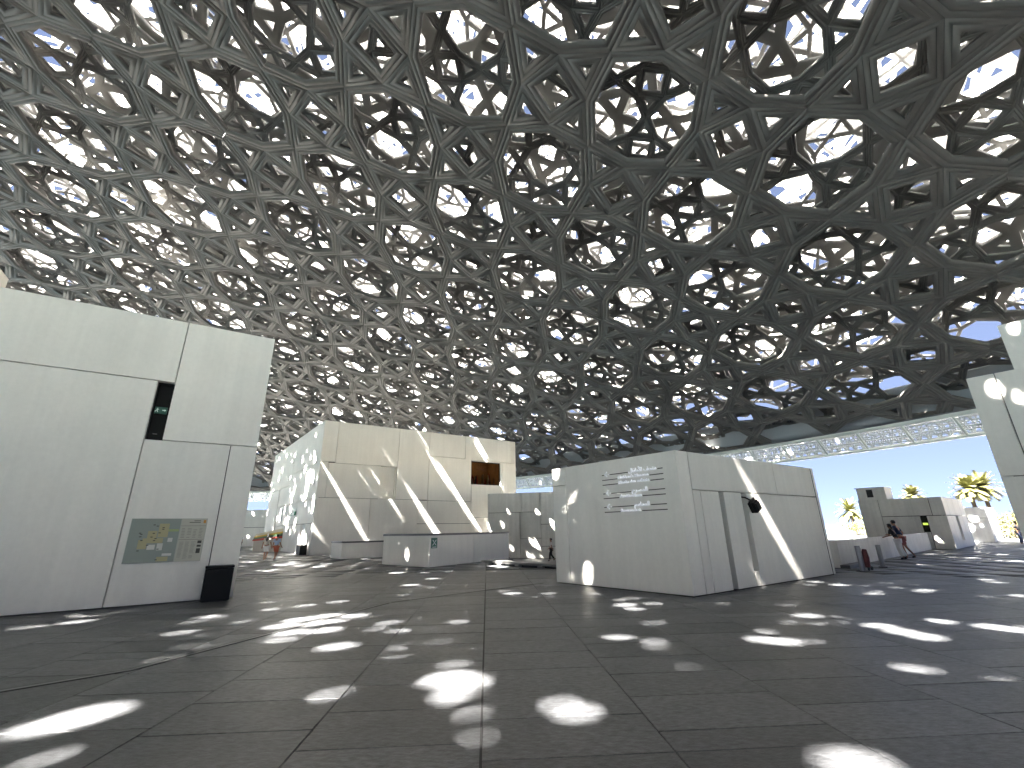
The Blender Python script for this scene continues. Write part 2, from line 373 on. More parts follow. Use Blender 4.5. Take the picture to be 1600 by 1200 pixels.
BEAMS += [(on_wall(x, y, (-2.5, 43.3), 101), r) for x, y, r in ((838, 785, .2), (828, 796, .24), (858, 786, .17), (865, 820, .2), (845, 850, .2), (848, 862, .3), (841, 866, .17), (826, 850, .2), (851, 838, .16), (822, 846, .14), (845, 828, .16), (855, 856, .16), (835, 858, .14), (852, 872, .14))]
for _ in range(26): BEAMS.append((np.array([*gp_uv(rng.uniform(-24, -8), rng.uniform(27, 44)), 0.0]), rng.uniform(.16, .3)))
BEAMS = [(p, max(.055, r * .64 - .045)) for p, r in BEAMS]
TS = np.array(TO_SUN)
def in_frame(H_):
    v = Vector(H_) - Vector((0, 0, 1.65)); f = v.dot(F); return f > .5 and abs(v.dot(RX) / f) < 1.3 and abs(v.dot(UX) / f) < 1.0
def blocked(W, Q, off, hidden_only=False):
    Pq = W[:, Q]                                                   # stars, faces, 4, 3
    cen = W.mean(1); kill = np.zeros(Pq.shape[:2], bool); C0 = np.array([DC[0], DC[1], CZ]); g_ = [(a, b) for a in (0, .25, .5, .75, 1) for b in (0, .5, 1)]
    for P, r in BEAMS:
        oc = P - C0; b_ = oc @ TS; rad = RS + off; t = -b_ + math.sqrt(b_ * b_ - (oc @ oc - rad * rad)); H_ = P + TS * t
        if hidden_only and in_frame(H_): continue
        for i in np.nonzero(np.linalg.norm(cen - H_, axis=1) < 5.5)[0]:
            q = Pq[i]
            for a, b in g_:
                s_ = (q[:, 0] * (1 - a) + q[:, 1] * a) * (1 - b) + (q[:, 3] * (1 - a) + q[:, 2] * a) * b - P
                kill[i] |= np.linalg.norm(s_ - (s_ @ TS)[:, None] * TS, axis=1) < r + .07
    return kill
def seg_clear(A, B, off):
    """frame members that do not stand in a sunbeam"""
    ok = np.ones(len(A), bool)
    for P, r in BEAMS:
        H_ = P + TS * 40
        idx = np.nonzero(np.linalg.norm((A + B) / 2 - H_, axis=1) < 16)[0]
        for t in np.linspace(0, 1, 25):
            v = A[idx] * (1 - t) + B[idx] * t - P; ok[idx] &= np.linalg.norm(v - (v @ TS)[:, None] * TS, axis=1) > r + .12
    return ok
def join(W, Q, kill=None):
    if kill is not None:
        n, m_ = W.shape[:2]; A = (Q[None] + (np.arange(n) * m_)[:, None, None])[~kill]; return W.reshape(-1, 3), A
    n, m_ = W.shape[:2]; return W.reshape(-1, 3), (Q[None] + (np.arange(n) * m_)[:, None, None]).reshape(-1, 4)
dome = thing('lattice_dome', 'vast shallow dome of layered grey geometric star lattice spanning the whole plaza', 'dome', (DC[0], DC[1], 0))
def dome_child(name, me, kind=None):
    o = bpy.data.objects.new(name, me); col.objects.link(o); o.parent = dome; o.location = (0, 0, 0)
    o.matrix_parent_inverse = Matrix.Translation((-DC[0], -DC[1], 0))
    if kind: o['kind'] = kind
    return o
def rank_visible(C3):
    v = C3 - np.array([0, 0, 1.65]); f = v @ np.array(F); x = v @ np.array(RX); y = v @ np.array(UX)
    inside = (f > 1) & (np.abs(x / np.maximum(f, .1)) < 1.22) & (np.abs(y / np.maximum(f, .1)) < .93)
    return np.linalg.norm(v, axis=1) + np.where(inside, 0, 1e4)
A1 = np.array([4.55, -4.09]); B1_ = np.array([-4.01, -4.88]); ORG1 = np.array([46.29, 27.47])
def rot(L, ang): c, s = math.cos(R(ang)), math.sin(R(ang)); return np.array([L * c, L * s]), np.array([-L * s, L * c])
def rimclip(W, Q):
    """trim the members that reach the rim; faces wholly outside go"""
    r_ = np.hypot(W[..., 0] - DC[0], W[..., 1] - DC[1]); lim = RIM_R - .05; o_ = r_ > lim; k = np.where(o_, lim / r_, 1.0)
    over = r_ - lim
    W[..., 0] = DC[0] + (W[..., 0] - DC[0]) * k; W[..., 1] = DC[1] + (W[..., 1] - DC[1]) * k; W[..., 2] += np.where(o_, over * .5, 0)
    rimclip.any = o_.any(1); return o_[:, Q].all(-1)
def split_layer(name, stuffname, cs, a, b, off, wd, depth, material, nparts, **k):
    W, Q = layer_arrays(cs, a, b, off, wd, depth, **k); rc = rimclip(W, Q); o_ = np.argsort(rank_visible(W.mean(1)) + 1e5 * rimclip.any)
    kill = blocked(W, Q, off, True) | rc; dk_ = star_template.dark
    for i in o_[:nparts]: dome_child(name, fast_mesh(name, W[i], Q[~kill[i]], material, dk_[~kill[i]]))
    Vr, Qr = join(W[o_[nparts:]], Q, kill[o_[nparts:]]); dome_child(stuffname, fast_mesh(stuffname, Vr, Qr, material, np.broadcast_to(dk_, kill[o_[nparts:]].shape)[~kill[o_[nparts:]]]), 'stuff')
LAYERS = {}
def lay(key, a, b, org, off, wd): LAYERS[key] = (a, b, np.asarray(org, float), off, wd)
s1 = 2.27
lay(1, A1, B1_, ORG1, 0.0, .42)
a2, b2 = rot(3.29, -4.75); lay(2, a2, b2, (55.24, 22.83), 1.0, .195)
a3, b3 = rot(3.8, 8); lay(3, a3, b3, (51.0, 24.3), 2.1, .21)
a4, b4 = rot(2.75, 31); lay(4, a4, b4, (48.0, 20.0), 3.0, .085)
a5, b5 = rot(6.3, 15); lay(5, a5, b5, (40.0, 20.0), 8.6, .20)
a6, b6 = rot(3.4, -27); lay(6, a6, b6, (41.3, 20.7), 9.6, .10)
a7, b7 = rot(6.6, -38); lay(7, a7, b7, (43.0, 18.0), 10.6, .20)
a8, b8 = rot(4.4, 4); lay(8, a8, b8, (42.2, 17.0), 11.4, .10)
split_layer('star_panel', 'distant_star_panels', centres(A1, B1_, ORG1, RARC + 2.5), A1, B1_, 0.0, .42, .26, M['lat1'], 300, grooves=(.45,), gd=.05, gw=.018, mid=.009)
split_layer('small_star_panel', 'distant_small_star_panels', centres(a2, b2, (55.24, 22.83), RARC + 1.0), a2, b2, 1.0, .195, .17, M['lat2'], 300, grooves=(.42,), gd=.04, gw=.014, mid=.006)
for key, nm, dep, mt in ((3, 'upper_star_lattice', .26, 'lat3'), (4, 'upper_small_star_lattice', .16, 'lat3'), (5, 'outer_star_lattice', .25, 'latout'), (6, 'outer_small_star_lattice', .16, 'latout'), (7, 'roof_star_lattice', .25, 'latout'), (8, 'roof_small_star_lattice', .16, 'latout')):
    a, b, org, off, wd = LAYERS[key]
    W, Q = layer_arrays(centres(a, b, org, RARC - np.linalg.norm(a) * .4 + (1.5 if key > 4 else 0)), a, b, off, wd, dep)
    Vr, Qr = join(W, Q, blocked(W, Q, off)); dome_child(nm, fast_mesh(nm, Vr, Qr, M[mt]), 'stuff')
# infill plates added at outer cladding level to block stray sun
def hit2d(P, off):
    oc = P - np.array([DC[0], DC[1], CZ]); b_ = oc @ TS; rad = RS + off; t = -b_ + np.sqrt(b_ * b_ - ((oc * oc).sum(-1) - rad * rad)); H_ = oc + TS * t[..., None]
    r = np.hypot(H_[..., 0], H_[..., 1]); th = np.arctan2(r, H_[..., 2]); return H_[..., :2] / r[..., None] * (th * RS)[..., None]
def seg_open(P):
    ok = np.ones(len(P), bool)
    for key, (a, b, org, off, wd) in LAYERS.items():
        q = .5 / 2.732; tips = [a * .5, b * .5, -a * .5, -b * .5]; cor = [q * (a - b), q * (a + b), q * (b - a), -q * (a + b)]
        sg = [(cor[k], cor[(k + 1) % 4]) for k in range(4)] + [(tips[k], cor[k]) for k in range(4)] + [(tips[k], cor[(k + 1) % 4]) for k in range(4)]
        for do in (0.0, .1, .2):
            p = hit2d(P, off + do) - org; f = np.linalg.solve(np.array([a, b]).T, p.T).T; f -= np.round(f); m2 = f @ np.array([a, b])
            for s0, s1_ in sg:
                e = s1_ - s0; tt = np.clip(((m2 - s0) @ e) / (e @ e), 0, 1); ok &= np.linalg.norm(m2 - s0 - tt[:, None] * e, axis=1) > wd
    return ok
def stray_sun_fill():
    pts = []
    gx, gy = np.meshgrid(np.arange(-13, 13, .16), np.arange(2.5, 20, .16)); G = np.stack([gx.ravel(), gy.ravel(), 0 * gx.ravel()], -1)
    G = G[np.abs(G[:, 0]) < G[:, 1] * 1.35 + .5]; pts.append(G)
    def wg(p, az, L, h):
        u, z = np.meshgrid(np.arange(.1, L, .12), np.arange(.05, h, .12)); t = np.array(azv(az)); return np.array([p[0], p[1], 0.0]) + t * u.ravel()[:, None] + np.array([0, 0, 1.0]) * z.ravel()[:, None]
    pts += [wg((-7.75, 13.26), -123.86, 13, 7.7), wg((4.37, 11.93), -39.7, 4.74, 3.63), wg((4.37, 11.93), 55.06, 8.2, 3.63), wg((14.05, 13.01), 142, 6, 5.85)]
    P = np.concatenate(pts); P = P[seg_open(P)]
    keep = np.ones(len(P), bool)
    for T, r in BEAMS:
        v = P - T; keep &= np.linalg.norm(v - (v @ TS)[:, None] * TS, axis=1) > r + .08
    P = P[keep]; h2 = hit2d(P, 8.9); tg = hit2d(np.array([b[0] for b in BEAMS]), 8.9); rr_ = np.array([b[1] for b in BEAMS]); left = np.ones(len(P), bool); out = []
    while left.any() and len(out) < 700:
        i = np.nonzero(left)[0][0]; c = h2[i]; R0 = .8
        c = h2[left & (np.linalg.norm(h2 - c, axis=1) < .5)].mean(0); R_ = min(R0, max(.14, (np.linalg.norm(tg - c, axis=1) - rr_ * 1.3 - .03).min()))
        near_ = np.linalg.norm(h2 - c, axis=1) < R_ * .9; near_[i] = True; left &= ~near_; out.append((c, R_))
    return out
V = []; Q = []
# masking plates added to shape each sun patch: mesh cells, open over the hole
C0_ = np.array([DC[0], DC[1], CZ]); T2 = hit2d(np.array([b[0] for b in BEAMS]), 8.9); cell = .09; done = set()
for (P, r), c in zip(BEAMS, T2):
    if P[1] > 24: continue
    n_ = int(.62 / cell); i0, j0 = int(round(c[0] / cell)), int(round(c[1] / cell))
    for i in range(i0 - n_, i0 + n_ + 1):
        for j in range(j0 - n_, j0 + n_ + 1):
            if (i - i0) ** 2 + (j - j0) ** 2 <= n_ * n_: done.add((i, j))
done = np.array(sorted(done)); cen2 = (done + .0) * cell; W3 = dome_map(cen2, 8.9); ok = np.ones(len(done), bool)
for P, r in BEAMS:
    v = W3 - P; ok &= np.linalg.norm(v - (v @ TS)[:, None] * TS, axis=1) > r
cen2 = cen2[ok]; hc = cell * .5
Vp = np.stack([dome_map(cen2 + np.array([a, b]) * hc, 8.9) for a, b in ((-1, -1), (1, -1), (1, 1), (-1, 1))], 1)
Vp, Qp_ = join(Vp, np.array([(0, 1, 2, 3)])); dome_child('sun_patch_masks', fast_mesh('sun_patch_masks', Vp, Qp_, M['latout']), 'stuff')
FILL = stray_sun_fill()
for c, R_ in FILL:
    n = len(V); a = np.arange(8) * math.pi / 4; P2 = np.stack([c[0] + R_ * np.cos(a), c[1] + R_ * np.sin(a)], -1); lo8 = dome_map(P2, 8.9); hi8 = dome_map(P2, 8.96); V += list(lo8) + list(hi8)
    for base_ in (0, 8): Q += [(n + base_, n + base_ + 1, n + base_ + 2, n + base_ + 3), (n + base_, n + base_ + 3, n + base_ + 4, n + base_ + 7), (n + base_ + 4, n + base_ + 5, n + base_ + 6, n + base_ + 7)]
    Q += [(n + k, n + (k + 1) % 8, n + 8 + (k + 1) % 8, n + 8 + k) for k in range(8)]
dome_child('stray_sun_blockers', fast_mesh('stray_sun_blockers', V, Q, M['latout']), 'stuff')
def bars(P, Qp, r):
    """square tubes between point arrays"""
    d = Qp - P; d /= np.linalg.norm(d, axis=1)[:, None]; up = np.where(np.abs(d[:, 2:3]) > .9, np.array([[1., 0, 0]]), np.array([[0, 0, 1.]]))
    a = np.cross(d, up); a /= np.linalg.norm(a, axis=1)[:, None]; b = np.cross(d, a)
    r = np.broadcast_to(np.asarray(r, float), (len(P),))[:, None]
    V = np.stack([P + a * r, P + b * r, P - a * r, P - b * r, Qp + a * r, Qp + b * r, Qp - a * r, Qp - b * r], 1)
    q = np.array([(0, 1, 5, 4), (1, 2, 6, 5), (2, 3, 7, 6), (3, 0, 4, 7)]); return join(V, q)
ta, tb = rot(4.3, 22)
n = 24; ii, jj = np.meshgrid(np.arange(-n, n), np.arange(-n, n)); ii = ii.ravel(); jj = jj.ravel()
lo_ = ii[:, None] * ta + jj[:, None] * tb; hi_ = lo_ + (ta + tb) / 2
def seg(A, B, offa, offb):
    k = (np.hypot(*A.T) < RARC - 1) & (np.hypot(*B.T) < RARC - 1); return dome_map(A[k], offa), dome_map(B[k], offb)
S = [seg(lo_, lo_ + ta, 4.3, 4.3), seg(lo_, lo_ + tb, 4.3, 4.3), seg(hi_, hi_ + ta, 7.9, 7.9), seg(hi_, hi_ + tb, 7.9, 7.9),
     seg(lo_, hi_, 4.3, 7.9), seg(lo_ + ta, hi_, 4.3, 7.9), seg(lo_ + tb, hi_, 4.3, 7.9), seg(lo_ + ta + tb, hi_, 4.3, 7.9)]
P_ = np.concatenate([s[0] for s in S]); Q_ = np.concatenate([s[1] for s in S])
okb = seg_clear(P_, Q_, 6); P_, Q_ = P_[okb], Q_[okb]
Vr, Qr = bars(P_, Q_, .11); dome_child('steel_space_frame', fast_mesh('steel_space_frame', Vr, Qr, M['steel']), 'stuff')
# rim: underside ring, top ring beam, bottom ring beam, radial posts, slats
NA = 360; ang = np.linspace(0, 2 * math.pi, NA + 1)[:-1]
def ring(name, prof, material, kind=None):
    V = []; Q = []
    for t in ang:
        for r_, z in prof: V.append((DC[0] + r_ * math.cos(t), DC[1] + r_ * math.sin(t), z))
    m_ = len(prof)
    for i in range(NA):
        for l in range(m_):
            Q.append((i * m_ + l, ((i + 1) % NA) * m_ + l, ((i + 1) % NA) * m_ + (l + 1) % m_, i * m_ + (l + 1) % m_))
    return dome_child(name, fast_mesh(name, V, Q, material), kind)
def sph(r_, o_): th = math.asin(r_ / RS); return ((RS + o_) * math.sin(th), CZ + (RS + o_) * math.cos(th))
ring('rim_soffit', [sph(85.2, 1.5), sph(85.8, 1.3), sph(86.3, .9), sph(86.7, .5), sph(87.1, .02), (87.12, 9.14), sph(86.2, 1.5), sph(85.2, 1.64)], plain('soffit_blue_grey', (.34, .37, .40), .5))
ring('top_ring_beam', [(87.15, 8.62), (87.6, 8.62), (87.6, 9.06), (87.15, 9.06)], M['rim'])
ring('bottom_ring_beam', [(88.75, 7.3), (89.0, 7.3), (89.0, 7.5), (88.75, 7.5)], M['rim'])
for k, (r_, z) in enumerate([(87.62 + .095 * q_, 8.54 - .098 * q_) for q_ in range(11)]):
    V = []; Q = []
    for i, t in enumerate(ang):
        zz = z + .05 * math.sin(i * 2.1 + k * 1.7) + .03 * math.sin(i * 5.3 + k); rr = r_ + .04 * math.sin(i * 3.1 + k)
        for dr_, dz in ((0, 0), (.07, -.01), (.07, .02), (0, .03)): V.append((DC[0] + (rr + dr_) * math.cos(t), DC[1] + (rr + dr_) * math.sin(t), zz + dz))
    for i in range(NA):
        for l in range(4): Q.append((i * 4 + l, ((i + 1) % NA) * 4 + l, ((i + 1) % NA) * 4 + (l + 1) % 4, i * 4 + (l + 1) % 4))
    dome_child('rim_slat', fast_mesh('rim_slat', V, Q, plain('rim_slat_grey', (.55, .58, .56), .5)))
V_, Q4 = bars(np.array([[87.4, 0, 8.75]]), np.array([[88.9, 0, 7.4]]), .12); pm = fast_mesh('rim_post', V_, Q4, M['rim'])
NP = 182
for i in range(NP):
    t = 2 * math.pi * i / NP
    dx, dy = DC[0] + 88 * math.cos(t), DC[1] + 88 * math.sin(t)
    if dy < 2 or abs(math.degrees(math.atan2(dx, dy))) > 56: continue
    o = bpy.data.objects.new('rim_post', pm); col.objects.link(o); o.parent = dome; o.rotation_euler = (0, 0, t)
# outer brim cladding seen past the slats
tt_ = np.linspace(0, 2 * math.pi, 900, endpoint=False)
def brp(r_, z, dt=0): return np.stack([DC[0] + r_ * np.cos(tt_ + dt), DC[1] + r_ * np.sin(tt_ + dt), np.full_like(tt_, z)], -1)
PA, PB = [], []
for dt in (-.016, .0095, .021, -.006): PA.append(brp(89.5, 7.5)); PB.append(brp(88.8, 11.5, dt))
for k in range(9): PA.append(brp(89.45 - k * .05, 7.6 + k * .3)); PB.append(brp(89.45 - k * .05, 7.6 + k * .3 + (.12 if k % 2 else 0), 2 * math.pi / 900))
Wv, Qv = bars(np.concatenate(PA), np.concatenate(PB), .055)
dome_child('brim_lattice', fast_mesh('brim_lattice', Wv, Qv, M['latout']), 'stuff')

# ------------------------------------------------------------------ buildings
class Building:
    """vertical panelled walls; panels are parts, gaps between them recessed"""
    def __init__(s, name, label, cat, base, group=None): s.base = Vector((base[0], base[1], 0)); s.t = thing(name, label, cat, s.base, 0, group)
    def facade(s, p0, az, h, panels, thick=.22, gap=.012, holes=(), back=.012, material='concrete', ulen=None, mit=(True, False), sign=1, z0=0.0):
        """p0 start (world xy), az heading of the wall, outward normal is to the right of heading when sign=1"""
        t = azv(az); nrm = Vector((t.y, -t.x, 0)) * sign; p0 = Vector((p0[0], p0[1], 0)) - s.base
        ulen = ulen or max(p[1] for p in panels)
        def W(u, d, z): return p0 + t * u - nrm * d + Vector((0, 0, z))
        for p in panels:
            u0, u1, a, b = p[:4]; a0 = u0 + (gap if u0 > .001 else 0); a1 = u1 - (gap if u1 < ulen - .001 else 0)
            c0 = a + (gap if a > z0 + .001 else .03); c1 = b - (gap if b < h - .001 else 0)
            m0 = thick if (u0 <= .001 and mit[0]) else 0; m1 = thick if (u1 >= ulen - .001 and mit[1]) else 0
            e = .006
            v = [W(a0, e, c0), W(a1, e, c0), W(a1, e, c1), W(a0, e, c1), W(a0 + m0, thick, c0), W(a1 - m1, thick, c0), W(a1 - m1, thick, c1), W(a0 + m0, thick, c1)]
            # bevelled front: inner rectangle proud
            bw = min(.006, (a1 - a0) / 4)
            f = [W(a0 + (0 if m0 else bw), 0, c0 + bw), W(a1 - (0 if m1 else bw), 0, c0 + bw), W(a1 - (0 if m1 else bw), 0, c1 - bw), W(a0 + (0 if m0 else bw), 0, c1 - bw)]
            vv = v + f
            fc = [(8, 9, 10, 11), (0, 1, 9, 8), (1, 2, 10, 9), (2, 3, 11, 10), (3, 0, 8, 11), (0, 4, 5, 1), (1, 5, 6, 2), (2, 6, 7, 3), (3, 7, 4, 0), (4, 7, 6, 5)]
            mesh_obj('wall_panel', vv, fc, M[p[4] if len(p) > 4 else material], s.t)
        # backing with holes
        us = sorted({0, ulen} | {x for hh in holes for x in hh[:2]}); zs = sorted({z0, h} | {x for hh in holes for x in hh[2:4]})
        mb = MB()
        for i in range(len(us) - 1):
            for j in range(len(zs) - 1):
                uc, zc = (us[i] + us[i + 1]) / 2, (zs[j] + zs[j + 1]) / 2
                if any(hh[0] < uc < hh[1] and hh[2] < zc < hh[3] for hh in holes): continue
                ua = us[i] + (thick + .01 if i == 0 and mit[0] else 0); ub = us[i + 1] - (thick + .01 if i == len(us) - 2 and mit[1] else 0)
                mb.add([W(ua, thick + .004, zs[j]), W(ub, thick + .004, zs[j]), W(ub, thick + .004, zs[j + 1] - (.02 if j == len(zs) - 2 else 0)), W(ua, thick + .004, zs[j + 1] - (.02 if j == len(zs) - 2 else 0))], [(0, 1, 2, 3)])
        mb.build('joint_backing', M['gap'], s.t)
        s.W = W; return W
    def body(s, poly, z0, z1, material='concrete'):
        mb = MB(); mb.prism([(p[0] - s.base.x, p[1] - s.base.y) for p in poly], z0, z1); return mb.build('roof_block', M[material], s.t)
    def recess(s, W, u0, u1, z0, z1, d, name='recess_back', material='concrete'):
        """deep niche: back plus four cheeks"""
        e = .003
        v = [W(u0 - .01, e + .23, z0 - .01), W(u1 + .01, e + .23, z0 - .01), W(u1 + .01, e + .23, z1 + .01), W(u0 - .01, e + .23, z1 + .01), W(u0 - .01, d, z0 - .01), W(u1 + .01, d, z0 - .01), W(u1 + .01, d, z1 + .01), W(u0 - .01, d, z1 + .01)]
        return mesh_obj(name, v, [(4, 5, 6, 7), (0, 1, 5, 4), (1, 2, 6, 5), (2, 3, 7, 6), (3, 0, 4, 7)], M[material], s.t)
def off(p, az, d): v = azv(az); return (p[0] + v.x * d, p[1] + v.y * d)

# --- tall wall on the left (heading -123.9 from its right corner)
b1p = (-7.75, 13.26); AZ1 = -123.86
B = Building('pale_wall_block', 'tall pale concrete panelled block at left edge bearing the map board', 'building', b1p)
H1 = 7.72
W = B.facade(b1p, AZ1, H1, [(0, 2.31, 4.16, H1), (0, .68, 0, 4.16), (.68, 2.69, 0, 4.16), (2.31, 8.6, 5.82, H1), (2.69, 8.6, 0, 5.82), (8.6, 13, 0, H1)], sign=-1, mit=(True, False), holes=[(2.31, 2.69, 4.16, 5.82)])
Wb1 = W
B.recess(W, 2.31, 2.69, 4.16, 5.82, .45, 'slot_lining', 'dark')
W2 = B.facade(b1p, AZ1 + 90 + 0, H1, [(0, .9, 0, 4.16), (0, .9, 4.16, H1), (.9, 7, 0, H1)], sign=1, mit=(True, False))
q1 = off(b1p, AZ1, 13); q2 = off(q1, AZ1 + 90, 7); q3 = off(b1p, AZ1 + 90, 7)
i0 = off(off(b1p, AZ1, .26), AZ1 + 90, .5); i1 = off(off(b1p, AZ1, 12.9), AZ1 + 90, .5)
B.body([i0, i1, q2, off(q3, AZ1, .26)], 0.0, H1 - .04)
bw1 = B
# taller pale block behind it, just showing at the left edge
bt = (-19.5, 12.9)
B = Building('tower_block', 'pale tall block peeping over the left wall at the picture edge', 'building', bt)
B.facade(bt, AZ1, 12.6, [(0, 5, 0, 6.3), (0, 5, 6.3, 12.6)], sign=-1)
B.facade(bt, AZ1 + 90, 12.6, [(0, 5, 0, 12.6)], sign=1)
B.body([off(off(bt, AZ1, .3), AZ1 + 90, .3), off(off(bt, AZ1, 4.9), AZ1 + 90, .3), off(off(bt, AZ1, 4.9), AZ1 + 90, 4.9), off(off(bt, AZ1, .3), AZ1 + 90, 4.9)], 0, 12.5)

# --- large block in the middle distance
b2p = (-16.23, 37.23); H2 = 10.95
B = Building('gallery_block', 'largest white panelled cube in the middle distance with one shop window high up', 'building', b2p)
big = B
zb = -.8
P2 = [(0, 1.2, 7.42, H2), (1.2, 6.75, 7.35, H2), (0, .68, 4.46, 7.42), (.68, 5.2, 4.46, 7.35), (6.75, 9.86, 4.46, H2), (9.86, 13.82, 8.62, H2), (13.82, 19.52, 8.54, H2), (19.52, 20.1, 8.54, H2),
      (9.86, 14.56, 4.42, 8.62), (18.1, 18.36, 2.9, 8.54), (18.36, 20.1, 2.9, 8.54), (14.56, 18.1, 2.9, 6.13), (14.56, 19.35, zb, 2.9), (19.35, 20.1, zb, 1.1), (19.35, 20.1, 1.1, 2.9), (0, 4.5, zb, 4.46), (4.5, 8.92, zb, 4.46), (8.92, 9.86, 2.33, 4.42), (9.86, 14.56, 2.33, 4.42), (8.92, 14.56, zb, 2.33)]
W = B.facade(b2p, 55, H2, P2, sign=1, mit=(True, True), gap=.02, holes=[(14.56, 18.1, 6.13, 8.54), (5.2, 6.75, 4.46, 7.35)], z0=zb)
mesh_obj('wall_panel', *[[W(14.56 + .02, 0, 8.46), W(18.08, 0, 8.46), W(18.08, 0, 8.52), W(14.58, 0, 8.52), W(14.58, .2, 8.46), W(18.08, .2, 8.46), W(18.08, .2, 8.52), W(14.58, .2, 8.52)], BOXF], M['concrete'], B.t)
B.recess(W, 5.2, 6.75, 4.46, 7.35, .75)
wB2 = W
# left face
P2l = [(0, 10.6, 7.42, H2), (10.6, 22.6, 6.34, H2), (0, 6.6, 4.42, 7.42), (6.6, 10.6, 4.42, 7.42), (0, 6.6, 2.45, 4.42), (6.6, 16.1, 2.45, 4.42), (10.6, 16.1, 4.42, 6.34), (16.5, 22.6, 0, 6.34), (0, 1.9, 0, 2.45), (1.95, 2.55, 0, 2.45), (4.0, 8, 0, 2.45), (8, 16.1, 0, 2.45)]
W = B.facade(b2p, -37, H2, P2l, sign=-1, mit=(True, False), gap=.025, holes=[(2.55, 4.0, 0, 2.45), (16.1, 16.5, 0, 6.34)])
B.recess(W, 16.1, 16.5, 0, 6.34, .9, 'recess_back', 'concrete2'); wB2L = W
mesh_obj('service_door', [W(2.6, .08, .02), W(3.95, .08, .02), W(3.95, .08, 2.42), W(2.6, .08, 2.42), W(2.6, .14, .02), W(3.95, .14, .02), W(3.95, .14, 2.42), W(2.6, .14, 2.42)], BOXF, plain('door_paint', (.6, .6, .57), .5), B.t)
# right side and back (closed shell)
pr = off(b2p, 55, 20.1); W = B.facade(pr, -35, H2, [(0, 8, zb, H2), (8, 22, zb, H2)], sign=1, mit=(True, False), z0=zb)
B.body([off(off(b2p, 55, .3), -35, 5), off(off(b2p, 55, 19.8), -35, 5), off(off(b2p, 55, 19.8), -35, 21.8), off(off(b2p, 55, .3), -35, 21.8)], -.8, H2 - .05)
B.body([off(off(b2p, 55, .45), -35, .45), off(off(b2p, 55, 19.7), -35, .45), off(off(b2p, 55, 19.7), -35, 4.95), off(off(b2p, 55, .45), -35, 4.95)], H2 - .3, H2 - .06)
# the window with the room behind it
W = wB2
fr = MB()
for a0, a1, c0, c1 in ((14.56, 14.64, 6.13, 8.46), (18.02, 18.1, 6.13, 8.46), (14.64, 18.02, 6.13, 6.2), (14.64, 18.02, 8.36, 8.46)):
    fr.add([W(a0, .12, c0), W(a1, .12, c0), W(a1, .12, c1), W(a0, .12, c1), W(a0, .2, c0), W(a1, .2, c0), W(a1, .2, c1), W(a0, .2, c1)], BOXF)
win = fr.build('window', M['dark'], B.t)
def quadbox(W, u0, u1, d0, d1, z0, z1): return [W(u0, d0, z0), W(u1, d0, z0), W(u1, d0, z1), W(u0, d0, z1), W(u0, d1, z0), W(u1, d1, z0), W(u1, d1, z1), W(u0, d1, z1)]
mesh_obj('glass_pane', quadbox(W, 14.64, 18.02, .15, .162, 6.2, 8.36), BOXF, M['glass'], win)
v = [W(13.5, .24, 5.6), W(19.3, .24, 5.6), W(19.3, .24, 9.2), W(13.5, .24, 9.2), W(13.5, 4.4, 5.6), W(19.3, 4.4, 5.6), W(19.3, 4.4, 9.2), W(13.5, 4.4, 9.2)]
mesh_obj('room_wall', v, [(4, 5, 6, 7), (0, 3, 7, 4), (1, 5, 6, 2)], plain('ochre_room_wall', (.22, .13, .06), .8, var=.3, vscale=1.4), win)
mesh_obj('room_floor', v[:2] + v[4:6], [(0, 1, 3, 2)], plain('room_floor', (.12, .07, .05), .6), win)
mesh_obj('room_ceiling', v[2:4] + v[6:8], [(0, 1, 3, 2)], plain('room_ceiling', (.4, .28, .15), .8), win)
for u_, d_ in ((16.1, 1.6), (14.9, 3.4), (17.5, 3.0)):
    lb = MB(); lb.add(quadbox(W, u_ - .16, u_ + .16, d_ - .16, d_ + .16, 9.08, 9.18), BOXF); lb.build('ceiling_lamp', plain('lamp_warm', (1, .8, .5), .5, emit=((1, .72, .4), .55)), win)
# low dividers of coloured goods in the shop window
cols = [(.35, .05, .05), (.08, .09, .12), (.45, .4, .32), (.05, .12, .2), (.4, .12, .06), (.12, .2, .1), (.5, .45, .4), (.16, .05, .08)]
for k in range(26):
    u_ = 14.75 + rng.uniform(0, 3.0); h_ = rng.uniform(.55, 1.2) * (1.15 if u_ > 16.3 else .85); d_ = rng.uniform(.5, 2.2); ww = rng.uniform(.08, .2)
    mb = MB(); c0 = W(u_, d_, 6.0); mb.tube([c0, c0 + Vector((0, 0, h_ * .6)), c0 + Vector((0, 0, h_)), c0 + Vector((0, 0, h_ + .18))], [ww, ww * .8, ww * .5, ww * .45], 7)
    mb.build('display_item', plain('goods%d' % (k % 8), cols[k % 8], .6), win)

# --- sign block
b3p = (4.37, 11.93); H3 = 3.63; AZ3L = -39.7; AZ3R = 55.06
B = Building('sign_block', 'low white concrete cube carrying white direction signs in front of the right gap', 'building', b3p); signb = B
WL = B.facade(b3p, AZ3L, H3, [(0, 4.12, 0, H3), (4.12, 4.74, 0, 3.04), (4.12, 4.74, 3.04, H3)], sign=-1, mit=(True, True), gap=.011)
WR = B.facade(b3p, AZ3R, H3, [(0, .54, 0, H3), (.54, .90, 0, 2.6), (.90, 1.79, 0, 2.6), (2.01, 2.97, 0, 2.6), (.54, 5.2, 2.6, H3), (5.2, 8.2, 2.6, H3), (2.97, 3.23, 0, .43), (3.23, 8.2, 0, 2.6)], sign=1, mit=(True, False), gap=.013,
              holes=[(1.79, 2.01, 0, 2.6), (2.97, 3.23, .43, 2.6)])
mesh_obj('glass_slot', quadbox(WR, 1.79, 2.01, .14, .155, .02, 2.58), BOXF, M['glass'], B.t)
